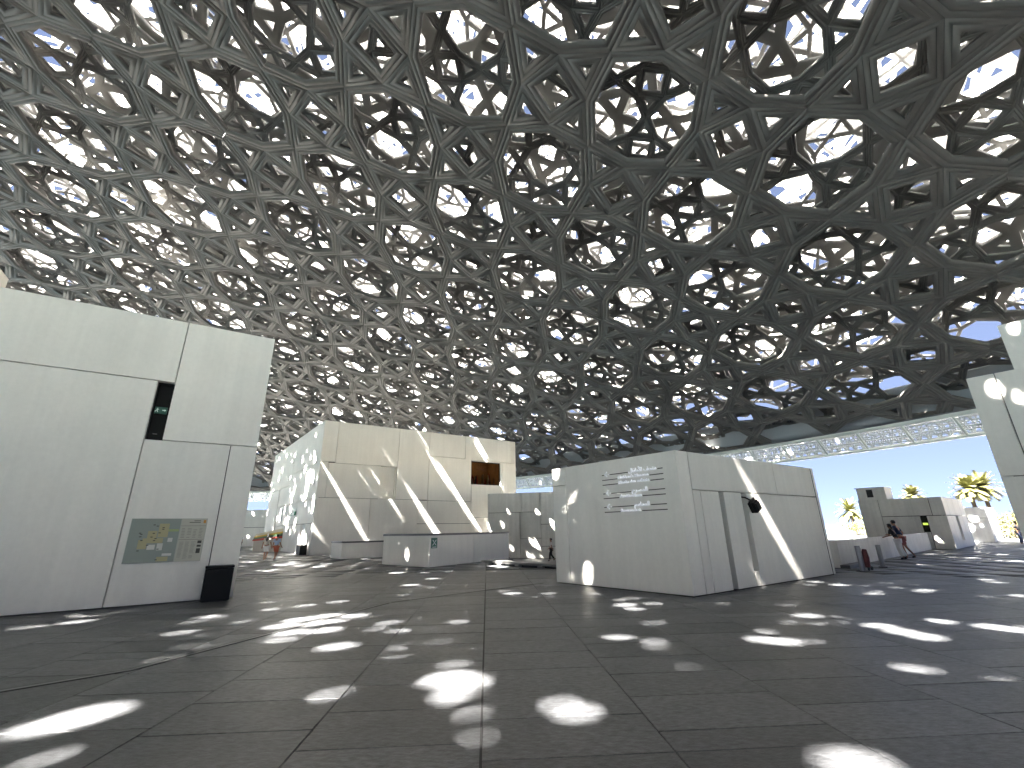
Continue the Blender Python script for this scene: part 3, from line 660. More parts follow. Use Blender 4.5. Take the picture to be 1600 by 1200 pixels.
B.recess(WR, 1.79, 2.01, 0.01, 2.58, 1.3, 'slot_interior', 'concrete2')
B.recess(WR, 2.97, 3.23, .44, 2.58, .6, 'recess_back', 'concrete2')
pL = off(b3p, AZ3L, 4.74); pR = off(b3p, AZ3R, 8.2)
W = B.facade(pL, AZ3R, H3, [(0, 8.2, 0, H3)], sign=-1, mit=(True, False))
W = B.facade(pR, AZ3L, H3, [(0, 4.74, 0, H3)], sign=1, mit=(False, False))
B.body([off(off(b3p, AZ3L, .25), AZ3R, .25), off(off(b3p, AZ3L, 4.45), AZ3R, .25), off(off(b3p, AZ3L, 4.45), AZ3R, 8.1), off(off(b3p, AZ3L, .25), AZ3R, 8.1)], H3 - .2, H3 - .03)
# plinth shadow gap
pb = MB(); pb.prism([(p[0] - b3p[0], p[1] - b3p[1]) for p in (off(off(b3p, AZ3L, .03), AZ3R, .03), off(off(b3p, AZ3L, 4.7), AZ3R, .03), off(off(b3p, AZ3L, 4.7), AZ3R, 8.15), off(off(b3p, AZ3L, .03), AZ3R, 8.15))], 0.001, .011); pb.build('plinth', M['gap'], B.t)
# signage on the left face: grooves (dark rules) and raised letters
def text_mesh(s, size, ext, align='LEFT'):
    cu = bpy.data.curves.new('txt', 'FONT'); cu.body = s; cu.size = size; cu.extrude = ext; cu.align_x = align; cu.resolution_u = 3; cu.offset = .0018
    o = bpy.data.objects.new('txt', cu); col.objects.link(o); bpy.context.view_layer.update()
    me = bpy.data.meshes.new_from_object(o.evaluated_get(bpy.context.evaluated_depsgraph_get())); bpy.data.objects.remove(o); return me
def put_text(W, s, u_left, z, size, ext, material, parent, name='letters', width=None, flip=True, d=0.0):
    me = text_mesh(s, size, ext); xs = [v.co.x for v in me.vertices]
    if not xs: return None
    x0, x1 = min(xs), max(xs); sc = (width / (x1 - x0)) if width else 1.0
    me.materials.clear(); me.materials.append(material)
    for v in me.vertices:
        x, y, zz = (v.co.x - x0) * sc, v.co.y, v.co.z
        v.co = W(u_left - x if flip else u_left + x, -(zz + ext) - d, z + y)
    return mesh_obj(name, None, None, None, parent, mesh=me)
AR = ['\u0644\u0627\u0641\u0637\u0623\u0644\u0627', '']
ar1 = '\uFEDD\uFE8E\uFED4\uFEC3\uFEF7\uFE8D \uFED2\uFEA4\uFE98\uFEE3'
ar2 = '\uFEA1\uFEAE\uFEB4\uFEE4\uFEDF\uFE8D'
ar3 = '\uFEE2\uFECC\uFEC4\uFEE4\uFEDF\uFE8D'
sg = thing('direction_sign', 'raised white three-language direction lettering with arrows and dark rules on sign block wall', 'sign', b3p)
def WS(u, d, z): return WL(u, d, z)
rows = [(3.20, ar1, 1.55, .92, True), (3.05, "Children's Museum", 1.95, 1.05, False), (2.905, 'Mus\u00e9e des enfants', 1.94, 1.05, False), (2.645, ar2, 1.5, .52, True), (2.505, 'Auditorium', 1.94, .75, False), (2.25, ar3, 1.46, .5, True), (2.105, 'Restaurant', 1.94, .68, False)]
for z, s, ul, wd_, arrow in rows:
    parts_ = [(2.56, ul + .03), (ul - wd_ - .03, .43)]
    if arrow: parts_ = [(2.56, 2.47), (2.27, ul + .03), (ul - wd_ - .03, .43)]
    for ua, ub in parts_:
        mesh_obj('rule_groove', [WS(ua, -.002, z - .012), WS(ub, -.002, z - .012), WS(ub, -.002, z + .012), WS(ua, -.002, z + .012), WS(ua, .01, z - .012), WS(ub, .01, z - .012), WS(ub, .01, z + .012), WS(ua, .01, z + .012)], BOXF, M['dark'], sg)
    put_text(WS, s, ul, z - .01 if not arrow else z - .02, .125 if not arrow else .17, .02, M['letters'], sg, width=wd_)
    if arrow:
        mb = MB(); zc = z + .01
        for (xa, za, xb, zb_) in ((2.44, 0, 2.27, 0), (2.44, 0, 2.35, .075), (2.44, 0, 2.35, -.075)):
            dx, dz = xb - xa, zb_ - za; L_ = math.hypot(dx, dz); nx, nz = -dz / L_ * .012, dx / L_ * .012
            q_ = [(xa + nx, za + nz), (xb + nx, zb_ + nz), (xb - nx, zb_ - nz), (xa - nx, za - nz)]
            k_ = .001 * len(mb.v) / 8
            mb.add([WS(x, -.026 - k_, zc + zz) for x, zz in q_] + [WS(x, .0, zc + zz) for x, zz in q_], BOXF)
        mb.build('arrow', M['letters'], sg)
# black floodlight in the niche
fl = thing('black_spotlight', 'black box spotlight hanging by its bracket at the niche top on the sign block', 'spotlight', tuple(WR(3.1, 0, 2.2) + signb.base))
def rel(W, bld, th):                                            # wall coordinates relative to another thing
    off_ = bld.base - Vector(th.location); return lambda u, d, z: W(u, d, z) + off_
wr = rel(WR, signb, fl)
mb = MB(); mb.tube([wr(3.1, .2, 2.5), wr(3.1, -.02, 2.46), wr(3.16, -.14, 2.38)], .022, 8); mb.build('bracket', M['dark'], fl)
c_ = wr(3.3, -.16, 2.2); Mx = Matrix.Translation(c_) @ Matrix.Rotation(R(30), 4, 'Z') @ Matrix.Rotation(R(-28), 4, 'Y')
mb = MB(); mb.box(-.13, .13, -.1, .1, -.16, .16, Mx); mb.box(-.1, .1, -.15, -.101, -.12, .12, Mx); bevel(mb.build('housing', M['dark'], fl), .02)
mb = MB(); mb.box(-.15, .15, -.02, .02, -.02, .22, Mx); mb.build('yoke', M['dark'], fl)

# --- far wall seen through the gap, behind the sunken court
b4p = (-2.5, 43.3)
B = Building('court_back_wall', 'grey-white panelled wall in the gap behind the sunken court with a dark slot', 'building', b4p)
t4 = 101
def b4u(x): return x
W = B.facade(b4p, t4, 4.95, [(0, 3.05, -.8, 3.2), (0, 3.3, 3.2, 4.95), (3.3, 5.0, 3.2, 4.95), (3.7, 5.0, .9, 3.2), (5.0, 6.4, 2.1, 4.95), (5.0, 6.4, .2, 2.1), (3.05, 5.0, -.8, .9), (5.0, 12, -.8, .2), (6.4, 12, .2, 4.95)], sign=1, mit=(False, False), gap=.02, holes=[(3.05, 3.7, .9, 3.2)], z0=-.8, material='concrete2')
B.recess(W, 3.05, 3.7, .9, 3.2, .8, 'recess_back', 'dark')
B.body([off(off(b4p, 11, .26), t4, 0), off(off(b4p, 11, .26), t4, 12), off(off(b4p, 11, 6), t4, 12), off(off(b4p, 11, 6), t4, 0)], -.8, 4.93, 'concrete2')

# --- right foreground block
b7p = (14.05, 13.01); H7 = 5.86
B = Building('right_edge_block', 'tall pale concrete block cut by the right edge of the picture', 'building', b7p)
W = B.facade(b7p, 142, H7, [(0, .6, 2.87, H7), (.6, 12, 2.87, H7), (0, 12, 0, 2.87)], sign=1, mit=(True, False), gap=.014)
W = B.facade(b7p, 55, H7, [(0, 9, 0, H7)], sign=-1, mit=(True, False)); 
B.body([off(off(b7p, 142, .3), 55, .3), off(off(b7p, 142, 12), 55, .3), off(off(b7p, 142, 12), 55, 8.9), off(off(b7p, 142, .3), 55, 8.9)], 0, H7 - .04)
bup = off(off(b7p, 142, 1.0), 55, .35)
B.body([bup, off(bup, 142, 10), off(off(bup, 142, 10), 55, 7), off(bup, 55, 7)], H7, H7 + 1.5)

# --- far right pavilions
def pavilion(name, label, corner, azl, ll, azr, lr, h, pl, prr, win=None, nichr=None, z0=0):
    B = Building(name, label, 'building', corner)
    W = B.facade(corner, azl, h, pl, sign=-1, mit=(True, False), gap=.02, material='concrete2', holes=[win] if win else (), ulen=ll)
    if win:
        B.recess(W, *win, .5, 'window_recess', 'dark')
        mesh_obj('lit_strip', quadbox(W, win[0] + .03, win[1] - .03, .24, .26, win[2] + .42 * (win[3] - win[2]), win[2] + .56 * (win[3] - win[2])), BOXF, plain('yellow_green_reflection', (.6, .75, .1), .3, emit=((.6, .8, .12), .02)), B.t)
    W2 = B.facade(corner, azr, h, prr, sign=1, mit=(True, False), gap=.02, material='concrete2', holes=[nichr] if nichr else (), ulen=lr)
    if nichr: B.recess(W2, *nichr, .5, 'recess_back', 'concrete2')
    i = .26
    B.body([off(off(corner, azl, i), azr, i), off(off(corner, azl, ll), azr, i), off(off(corner, azl, ll), azr, lr), off(off(corner, azl, i), azr, lr)], h - .25, h - .03, 'concrete2')
    return B, W, W2
c5 = (27.86, 29.85)
pv, W5, W5r = pavilion('low_pavilion', 'low grey concrete pavilion beyond the parapet with small tower on its roof', c5, -45, 4.4, 51, 7.7, 3.25,
    [(0, .98, 0, 2.09), (0, .66, 2.09, 3.25), (.66, 3.3, 2.09, 3.25), (3.3, 4.4, 0, 3.25), (1.3, 3.3, 0, 2.09), (.98, 1.3, 0, 1.08)],
    [(0, 7.7, 2.09, 3.25), (0, 3.2, 0, 2.09), (4.1, 7.7, 0, 2.09), (3.2, 4.1, 0, .5)], win=(.98, 1.3, 1.08, 2.09), nichr=(3.2, 4.1, .5, 2.09))
o2 = lambda a, b: tuple(np.array(off(off(c5, -45, a), 51, b)) - np.array(c5))
tw = MB(); tw.prism([o2(2.75, .02), o2(4.35, .02), o2(4.35, 1.8), o2(2.75, 1.8)], 3.26, 4.05); tower = tw.build('roof_tower', M['concrete2'], pv.t)
tw = MB(); tw.prism([o2(3.45, .0), o2(3.8, .0), o2(3.8, .03), o2(3.45, .03)], 3.42, 3.95); tw.build('tower_window', M['dark'], tower)
tw = MB(); tw.prism([o2(2.72, -.01), o2(4.45, -.01), o2(4.45, 1.85), o2(2.72, 1.85)], 4.05, 4.1); tw.build('tower_cap', M['concrete2'], tower)
c6 = (39.99, 39.21)
pavilion('farther_pavilion', 'smaller pale concrete pavilion standing right of and behind the low pavilion', c6, -45, 4.4, 51, 6, 2.85,
    [(0, 2.1, 0, 1.95), (0, 4.4, 1.95, 2.85), (2.5, 4.4, 0, 1.95), (2.1, 2.5, 0, .9)], [(0, 6, 1.95, 2.85), (0, 2.4, 0, 1.95), (2.4, 6, 0, 1.95)], win=(2.1, 2.5, .9, 1.95))
# parapet from the sign block to the pavilion
pa = Vector((12.95, 18.95, 0)); pbv = Vector((27.05, 30.7, 0)); d_ = (pbv - pa).normalized(); n_ = Vector((-d_.y, d_.x, 0))
par = thing('parapet_wall', 'waist-high pale concrete parapet between sign block and low pavilion', 'wall', pa)
L_ = (pbv - pa).length
for k in range(5):
    a0, a1 = L_ * k / 5 + .006, L_ * (k + 1) / 5 - .006; mb = MB()
    P4 = [d_ * a0, d_ * a1, d_ * a1 + n_ * .3, d_ * a0 + n_ * .3]; mb.prism([(p.x, p.y) for p in P4], 0, 1.02 + .0 * k); bevel(mb.build('wall_panel', M['concrete2'], par), .012)
mb = MB(); P4 = [d_ * -.3 - n_ * .02, d_ * 2.2 - n_ * .02, d_ * 2.2 - n_ * .35, d_ * -.3 - n_ * .35]; mb.prism([(p.x, p.y) for p in P4], 0.002, .13); bevel(mb.build('kerb_step', M['cap'], par), .01)
# parapets round the stair wells
def stair_wall(name, label, cor, end_l, end_r, h):
    cor, el, er = [Vector((*p, 0)) for p in (cor, end_l, end_r)]
    t = thing(name, label, 'wall', cor)
    dl, drr = (el - cor), (er - cor); ll, lr = dl.length, drr.length; dl.normalize(); drr.normalize(); th = .28
    nl = drr; nr = dl
    def wallseg(d, inn, a0, a1, z0, z1, nm, mt, ov=0, mitr=False):
        P = [d * a0 - inn * ov, d * a1 - inn * ov, d * a1 + inn * (th + ov), d * (a0 + (th if mitr else 0)) + inn * (th + ov)]
        mb = MB(); mb.prism([(p.x, p.y) for p in P], z0, z1); return mb.build(nm, mt, t)
    for (d, inn, ln) in ((dl, drr, ll), (drr, dl, lr)):
        n = max(1, round(ln / 3.2))
        for k in range(n):
            wallseg(d, inn, ln * k / n + (0 if k == 0 else .012), ln * (k + 1) / n - (.012 if k < n - 1 else 0), .012, h - .1, 'wall_panel', M['concrete'], mitr=(k == 0))
    mb = MB(); ov = .03
    O = -dl * ov - drr * ov
    mb.prism([(p.x, p.y) for p in (O, dl * (ll + ov) - drr * ov, dl * (ll + ov) + drr * (th + ov), dl * (th + ov) + drr * (th + ov), drr * (lr + ov) + dl * (th + ov), drr * (lr + ov) - dl * ov)], h - .098, h)
    mb.build('coping', M['cap'], t); return t
st = stair_wall('stair_parapet', 'long white low wall with dark coping and green sign, before the large cube', (-4.14, 22.82), (-7.17, 25.59), (-.38, 28.69), 1.55)
stair_wall('stair_parapet', 'shorter white low wall with dark coping, left of the long one', (-11.46, 31.13), (-12.9, 33.0), (-8.0, 33.4), 1.1)
# low stone platform
pf = thing('stone_platform', 'low dark stone bench platform with undercut base between long low wall and sign block', 'platform', (DK0.x, DK0.y, 0))
def pfp(a, b): p = dk * a + dn * b; return (p.x, p.y)
LK = 7.0
mb = MB(); mb.prism([pfp(-.2, 0), pfp(LK, 0), pfp(LK, .85), pfp(-.2, .85)], .09, .2); bevel(mb.build('top_slab', plain('platform_stone', (.17, .17, .17), .5, var=.15, vscale=2), pf), .01)
mb = MB(); mb.prism([pfp(.1, .22), pfp(LK, .22), pfp(LK, .8), pfp(.1, .8)], 0, .088); mb.build('undercut', M['gap'], pf)
for a in (.2, 1.1, 2.4, 3.9, 5.2, 6.3):
    mb = MB(); mb.prism([pfp(a, .03), pfp(a + .28, .03), pfp(a + .28, .215), pfp(a, .215)], 0, .088); mb.build('foot', plain('platform_foot', (.3, .3, .29), .6), pf)

# --- left far structures
b8p = (-41.0, 66.5)
B = Building('far_white_hall', 'far white sunlit hall seen through the left gap under the dome rim', 'building', b8p)
W = B.facade(b8p, 100, 5.0, [(0, 5, 0, 2.6), (5, 12, 0, 2.6), (0, 8, 2.6, 5), (8, 12, 2.6, 5)], sign=1, mit=(False, True), gap=.03)
B.body([off(off(b8p, 10, .26), 100, 0), off(off(b8p, 10, .26), 100, 11.7), off(off(b8p, 10, 8), 100, 11.7), off(off(b8p, 10, 8), 100, 0)], 0, 4.95)
kk = thing('striped_kiosk', 'pale kiosk with yellow green and red striped slanting front beside the large cube', 'kiosk', (-25.0, 46.6, 0))
kd = (Vector((-23.2, 46.3, 0)) - Vector((-26.6, 47.6, 0))); kL = kd.length; kd.normalize(); kn = Vector((-kd.y, kd.x, 0))
k0 = Vector((-26.6, 47.6, 0)) - Vector((-25.0, 46.6, 0))
def kp(u, d, z): return k0 + kd * u + kn * d + Vector((0, 0, z))
def kz(u, f): lo, hi = 1.0 + .25 * u / kL, 1.65 + .55 * u / kL; return lo + (hi - lo) * f
mesh_obj('body', [kp(0, 0, 0), kp(kL, 0, 0), kp(kL, 0, kz(kL, 0)), kp(0, 0, kz(0, 0)), kp(0, 1.6, 0), kp(kL, 1.6, 0), kp(kL, 1.6, kz(kL, 0)), kp(0, 1.6, kz(0, 0))], BOXF, plain('kiosk_cream', (.62, .58, .5), .6), kk)
for f0, f1, nm, c in ((0, .2, 'red', (.45, .06, .04)), (.2, .34, 'dark', (.1, .1, .08)), (.34, .5, 'green', (.12, .25, .1)), (.5, .68, 'yellow', (.65, .42, .06)), (.68, 1, 'cream', (.62, .56, .42))):
    g_ = .004
    mesh_obj('stripe', [kp(-.08, -.12 + f0 * .3, kz(0, f0) + g_), kp(kL + .05, -.12 + f0 * .3, kz(kL, f0) + g_), kp(kL + .05, -.12 + f1 * .3, kz(kL, f1)), kp(-.08, -.12 + f1 * .3, kz(0, f1)),
                        kp(-.08, .6, kz(0, f0) + g_), kp(kL + .05, .6, kz(kL, f0) + g_), kp(kL + .05, .6, kz(kL, f1)), kp(-.08, .6, kz(0, f1))], BOXF, plain('stripe_' + nm, c, .6), kk)

# ------------------------------------------------------------------ things on and near the walls
# map board
mp_ = thing('map_board', 'wide site map board with blue-green plan and text columns on the left wall', 'sign', tuple(Vector((*b1p, 0))))
w1 = lambda u, d, z: Wb1(u, d, z)
def flat(name, u0, u1, z0, z1, d, mt, parent, th=.002, W=w1):
    return mesh_obj(name, [W(u0, -d, z0), W(u1, -d, z0), W(u1, -d, z1), W(u0, -d, z1), W(u0, -d + th, z0), W(u1, -d + th, z0), W(u1, -d + th, z1), W(u0, -d + th, z1)], BOXF, mt, parent)
flat('board', .9, 2.53, 1.0, 2.09, .03, plain('board_edge', (.4, .42, .38), .4), mp_, .03)
flat('map_panel', 1.49, 2.52, 1.01, 2.08, .034, plain('map_blue_green', (.27, .31, .28), .45), mp_)
flat('legend_panel', .91, 1.475, 1.01, 2.08, .034, plain('legend_cream', (.48, .47, .4), .45), mp_)
ink = plain('map_ink', (.06, .06, .05), .6); tan_ = plain('map_tan', (.42, .38, .22), .5); wht = plain('map_white', (.62, .62, .58), .5); orange = plain('map_orange', (.6, .25, .03), .5)
def mapq(u0, u1, z0, z1, mt, d=.037, nm='print_patch'): return flat(nm, u0, u1, z0, z1, d, mt, mp_)
for (u0, u1, z0, z1, mt) in ((1.72, 1.93, 1.62, 1.96, tan_), (1.95, 2.14, 1.6, 1.78, tan_), (1.8, 2.22, 1.48, 1.6, tan_), (2.12, 2.3, 1.34, 1.56, tan_), (1.5, 1.72, 1.76, 1.82, plain('map_green', (.35, .42, .2), .5)), (1.78, 1.9, 1.3, 1.47, wht), (1.62, 1.86, 1.03, 1.14, tan_), (1.56, 1.76, 1.16, 1.22, wht), (1.94, 2.1, 1.32, 1.44, wht), (1.6, 1.7, 1.5, 1.6, wht)):
    mapq(u0, u1, z0, z1, mt, .037 + .0004 * len(mp_.children))
for k, (u_, z_) in enumerate(((2.04, 1.93), (1.97, 1.9), (1.84, 1.86), (1.84, 1.82), (2.3, 1.73), (2.27, 1.7), (2.28, 1.64), (2.24, 1.55), (2.02, 1.72), (2.05, 1.63), (1.96, 1.59), (1.98, 1.54), (2.1, 1.43), (2.27, 1.3), (1.87, 1.33), (1.86, 1.07), (1.9, 1.73))):
    mapq(u_ - .024, u_ + .024, z_ - .01, z_ + .01, ink, .043, 'map_marker')
mapq(.93, .985, 1.97, 2.05, orange, .038)
for z_ in (1.99, 2.03): mapq(1.05, 1.3 if z_ < 2.0 else 1.2, z_ - .008, z_ + .008, ink, .038, 'text_line')
for z_ in (1.9, 1.55): mapq(.92, 1.47, z_ - .003, z_ + .003, ink, .038, 'rule')
soft = plain('map_grey_ink', (.27, .26, .23), .6)
for c_ in range(4):
    for r_ in range(7):
        if rng.random() < .85: mapq(1.44 - c_ * .13 - .09 * rng.uniform(.7, 1), 1.44 - c_ * .13, 1.6 + r_ * .038, 1.6 + r_ * .038 + .012, soft, .038, 'text_line')
for c_ in range(3):
    for r_ in range(14):
        if rng.random() < .9: mapq(1.44 - c_ * .13 - .1 * rng.uniform(.75, 1), 1.44 - c_ * .13, 1.08 + r_ * .031, 1.08 + r_ * .031 + .010, soft, .038, 'text_line')
for z_, hh in ((1.45, .07), (1.36, .05), (1.2, .12)): mapq(.95, 1.04, z_, z_ + hh, ink, .038, 'picture')
# emergency sign in the dark slot
es = thing('exit_sign', 'small dark green lit running-man exit sign inside the dark slot of the left wall', 'sign', tuple(Vector((*b1p, 0))))
flat('plate', 2.36, 2.64, 4.93, 5.12, -.2, plain('exit_green', (.02, .10, .07), .4), es, .03)
whl = plain('exit_white', (.6, .75, .68), .5, emit=((.55, .8, .7), .012))
def fl2(pts, mt, parent, d, W=w1, nm='pictogram'):
    n = len(pts); v = [W(u, -d, z) for u, z in pts] + [W(u, -d + .004, z) for u, z in pts]
    return mesh_obj(nm, v, [tuple(range(n)), tuple(range(2 * n - 1, n - 1, -1))] + [(i, (i + 1) % n, n + (i + 1) % n, n + i) for i in range(n)], mt, parent)
def arrow_pts(u, z, s): return [(u, z + s * .25), (u, z - s * .25), (u - s, z - s * .25), (u - s, z - s * .6), (u - s * 1.8, z), (u - s, z + s * .6), (u - s, z + s * .25)]
fl2(arrow_pts(2.47, 5.03, .05), whl, es, -.196)
def runner(u, z, s, mt, parent, d, W):
    for pts_ in ([(u, z + .5 * s), (u + .12 * s, z + .5 * s), (u + .12 * s, z + .38 * s), (u, z + .38 * s)], [(u + .02 * s, z + .35 * s), (u + .2 * s, z + .3 * s), (u + .22 * s, z), (u + .05 * s, z)], [(u + .05 * s, z), (u + .15 * s, z), (u + .0 * s, z - .4 * s), (u - .12 * s, z - .4 * s)], [(u + .16 * s, z), (u + .26 * s, z), (u + .5 * s, z - .3 * s), (u + .4 * s, z - .36 * s)], [(u - .2 * s, z + .2 * s), (u + .02 * s, z + .32 * s), (u + .02 * s, z + .24 * s), (u - .16 * s, z + .12 * s)]):
        fl2(pts_, mt, parent, d, W)
runner(2.57, 5.02, .13, whl, es, -.196, w1)
flat('plate', 2.46, 2.56, 4.34, 4.355, -.2, plain('dim_grey', (.2, .2, .2)), es, .01)
# running-man sign on the left face of the large cube
gs = thing('exit_sign', 'small green and white exit sign on the sun-dappled left face of the large cube', 'sign', tuple(big.base))
W = wB2L
flat('plate', 6.7, 8.4, 3.28, 3.62, .12, plain('exit_green_lit', (.04, .22, .1), .4), gs, .1, W)
flat('light_panel', 7.1, 8.0, 3.33, 3.57, .125, plain('exit_panel', (.75, .8, .7), .4), gs, .004, W)
runner(7.5, 3.44, .2, plain('exit_green_lit', (.04, .22, .1)), gs, .13, W)
# assembly point sign on the long low wall
sgp = Vector((-4.14, 22.82, 0)); sd = (Vector((-.38, 28.69, 0)) - sgp).normalized(); sn = Vector((sd.y, -sd.x, 0))
W = lambda u, d, z: sd * u - sn * d + Vector((0, 0, z))
ap = thing('assembly_sign', 'square dark green sign with white four-arrow mark on the long low wall', 'sign', sgp)
flat('plate', .1, .52, .86, 1.34, .02, plain('sign_green', (.02, .13, .09), .4), ap, .02, W)
for sx in (-1, 1):
    for sz in (-1, 1):
        u, z = .31, 1.12
        fl2([(u + sx * .05, z + sz * .03), (u + sx * .03, z + sz * .05), (u + sx * .09, z + sz * .12), (u + sx * .14, z + sz * .14), (u + sx * .12, z + sz * .09)], M['white'], ap, .026, W, 'arrow')
for dx in (-.03, .0, .03): fl2([(.31 + dx - .01, 1.08), (.31 + dx + .01, 1.08), (.31 + dx + .01, 1.15), (.31 + dx - .01, 1.15)], M['white'], ap, .026, W, 'pictogram')
flat('text_line', .16, .46, .9, .93, .026, M['white'], ap, .004, W)
# litter bin at the left wall's foot
tb = -azv(AZ1); nb = Vector((math.sin(R(AZ1)) * 0, 0, 0)); 
lb = thing('litter_bin', 'black box litter bin standing against the right end of the left wall', 'bin', tuple(Vector((*b1p, 0))))
W = w1
def frust(name, u0, u1, z0, z1, d0, d1, mt, parent, sl=0.0):
    return bevel(mesh_obj(name, [W(u0, -d1, z0), W(u1, -d1, z0), W(u1, -d1 - sl, z1), W(u0, -d1 - sl, z1), W(u0, -d0, z0), W(u1, -d0, z0), W(u1, -d0, z1), W(u0, -d0, z1)], BOXF, mt, parent), .012)
frust('body', .10, .74, .02, .80, .012, .42, M['dark'], lb, .03); frust('lid', .09, .75, .815, .87, .012, .455, M['dark'], lb); frust('plinth', .13, .71, 0, .018, .03, .38, M['gap'], lb)
# black loudspeaker box by the large cube
sp = thing('black_floor_box', 'small black box standing at the foot of the large cube left corner', 'box', tuple(big.base))
W = wB2L
frust('body', .9, 2.3, .02, .72, .02, .55, M['dark'], sp); frust('lid', .88, 2.32, .73, .77, .01, .58, M['dark'], sp)
# small black floor box right of it
nb_ = thing('black_floor_box', 'tiny black box on the floor by the shorter low wall', 'box', (-13.2, 36.9, 0)); mb = MB(); mb.box(-.18, .18, -.15, .15, 0.02, .32); bevel(mb.build('case', M['dark'], nb_), .02); mb = MB(); mb.box(-.14, .14, -.17, -.151, .06, .28); mb.build('grille', M['cap'], nb_)

# bollards
def bollard(loc, h, label, rz):
    t = thing('bollard', label, 'bollard', loc, rz, 'stainless bollards by the parapet')
    mb = MB(); mb.tube([(0, 0, .02), (0, 0, h - .02), (0, 0, h)], [.085, .085, .078], 20); o = mb.build('post', M['stainless'], t, smooth=False)
    mb = MB(); mb.box(-.2, .2, -.14, .14, 0, .018); mb.build('base_plate', M['dark'], t)
    mb = MB(); mb.tube([(.17, 0, .02), (.17, 0, h * .92)], .04, 12); mb.build('side_tube', M['stainless'], t)
    mb = MB(); mb.tube([(0, 0, h), (0, 0, h + .012)], [.088, .088], 20); mb.build('cap', M['cap'], t); return t
bollard((12.75, 17.6, 0), .86, 'left stainless steel bollard with dark red folded pushchair beside it', .6)
bollard((14.6, 19.0, 0), .82, 'right stainless steel bollard in front of the woman in white trousers', .9)
sc_ = thing('folded_pushchair', 'dark red folded pushchair leaning by the left steel bollard', 'pushchair', (13.15, 17.85, 0), .5)
red = plain('dark_red_fabric', (.10, .015, .02), .6, var=.3, vscale=9)
mb = MB(); mb.tube([(-.02, 0, .1), (.02, .02, .45), (.05, 0, .74)], [.10, .13, .07], 9); mb.build('fabric_body', red, sc_)
mb = MB(); mb.tube([(.0, .05, .7), (.12, .05, .66), (.2, .0, .5), (.17, 0, .1)], .02, 8); mb.build('handle', M['dark'], sc_)
for x in (-.05, .17):
    mb = MB(); mb.tube([(x, -.06, .07), (x, -.03, .07)], .07, 14); mb.build('wheel', M['dark'], sc_)

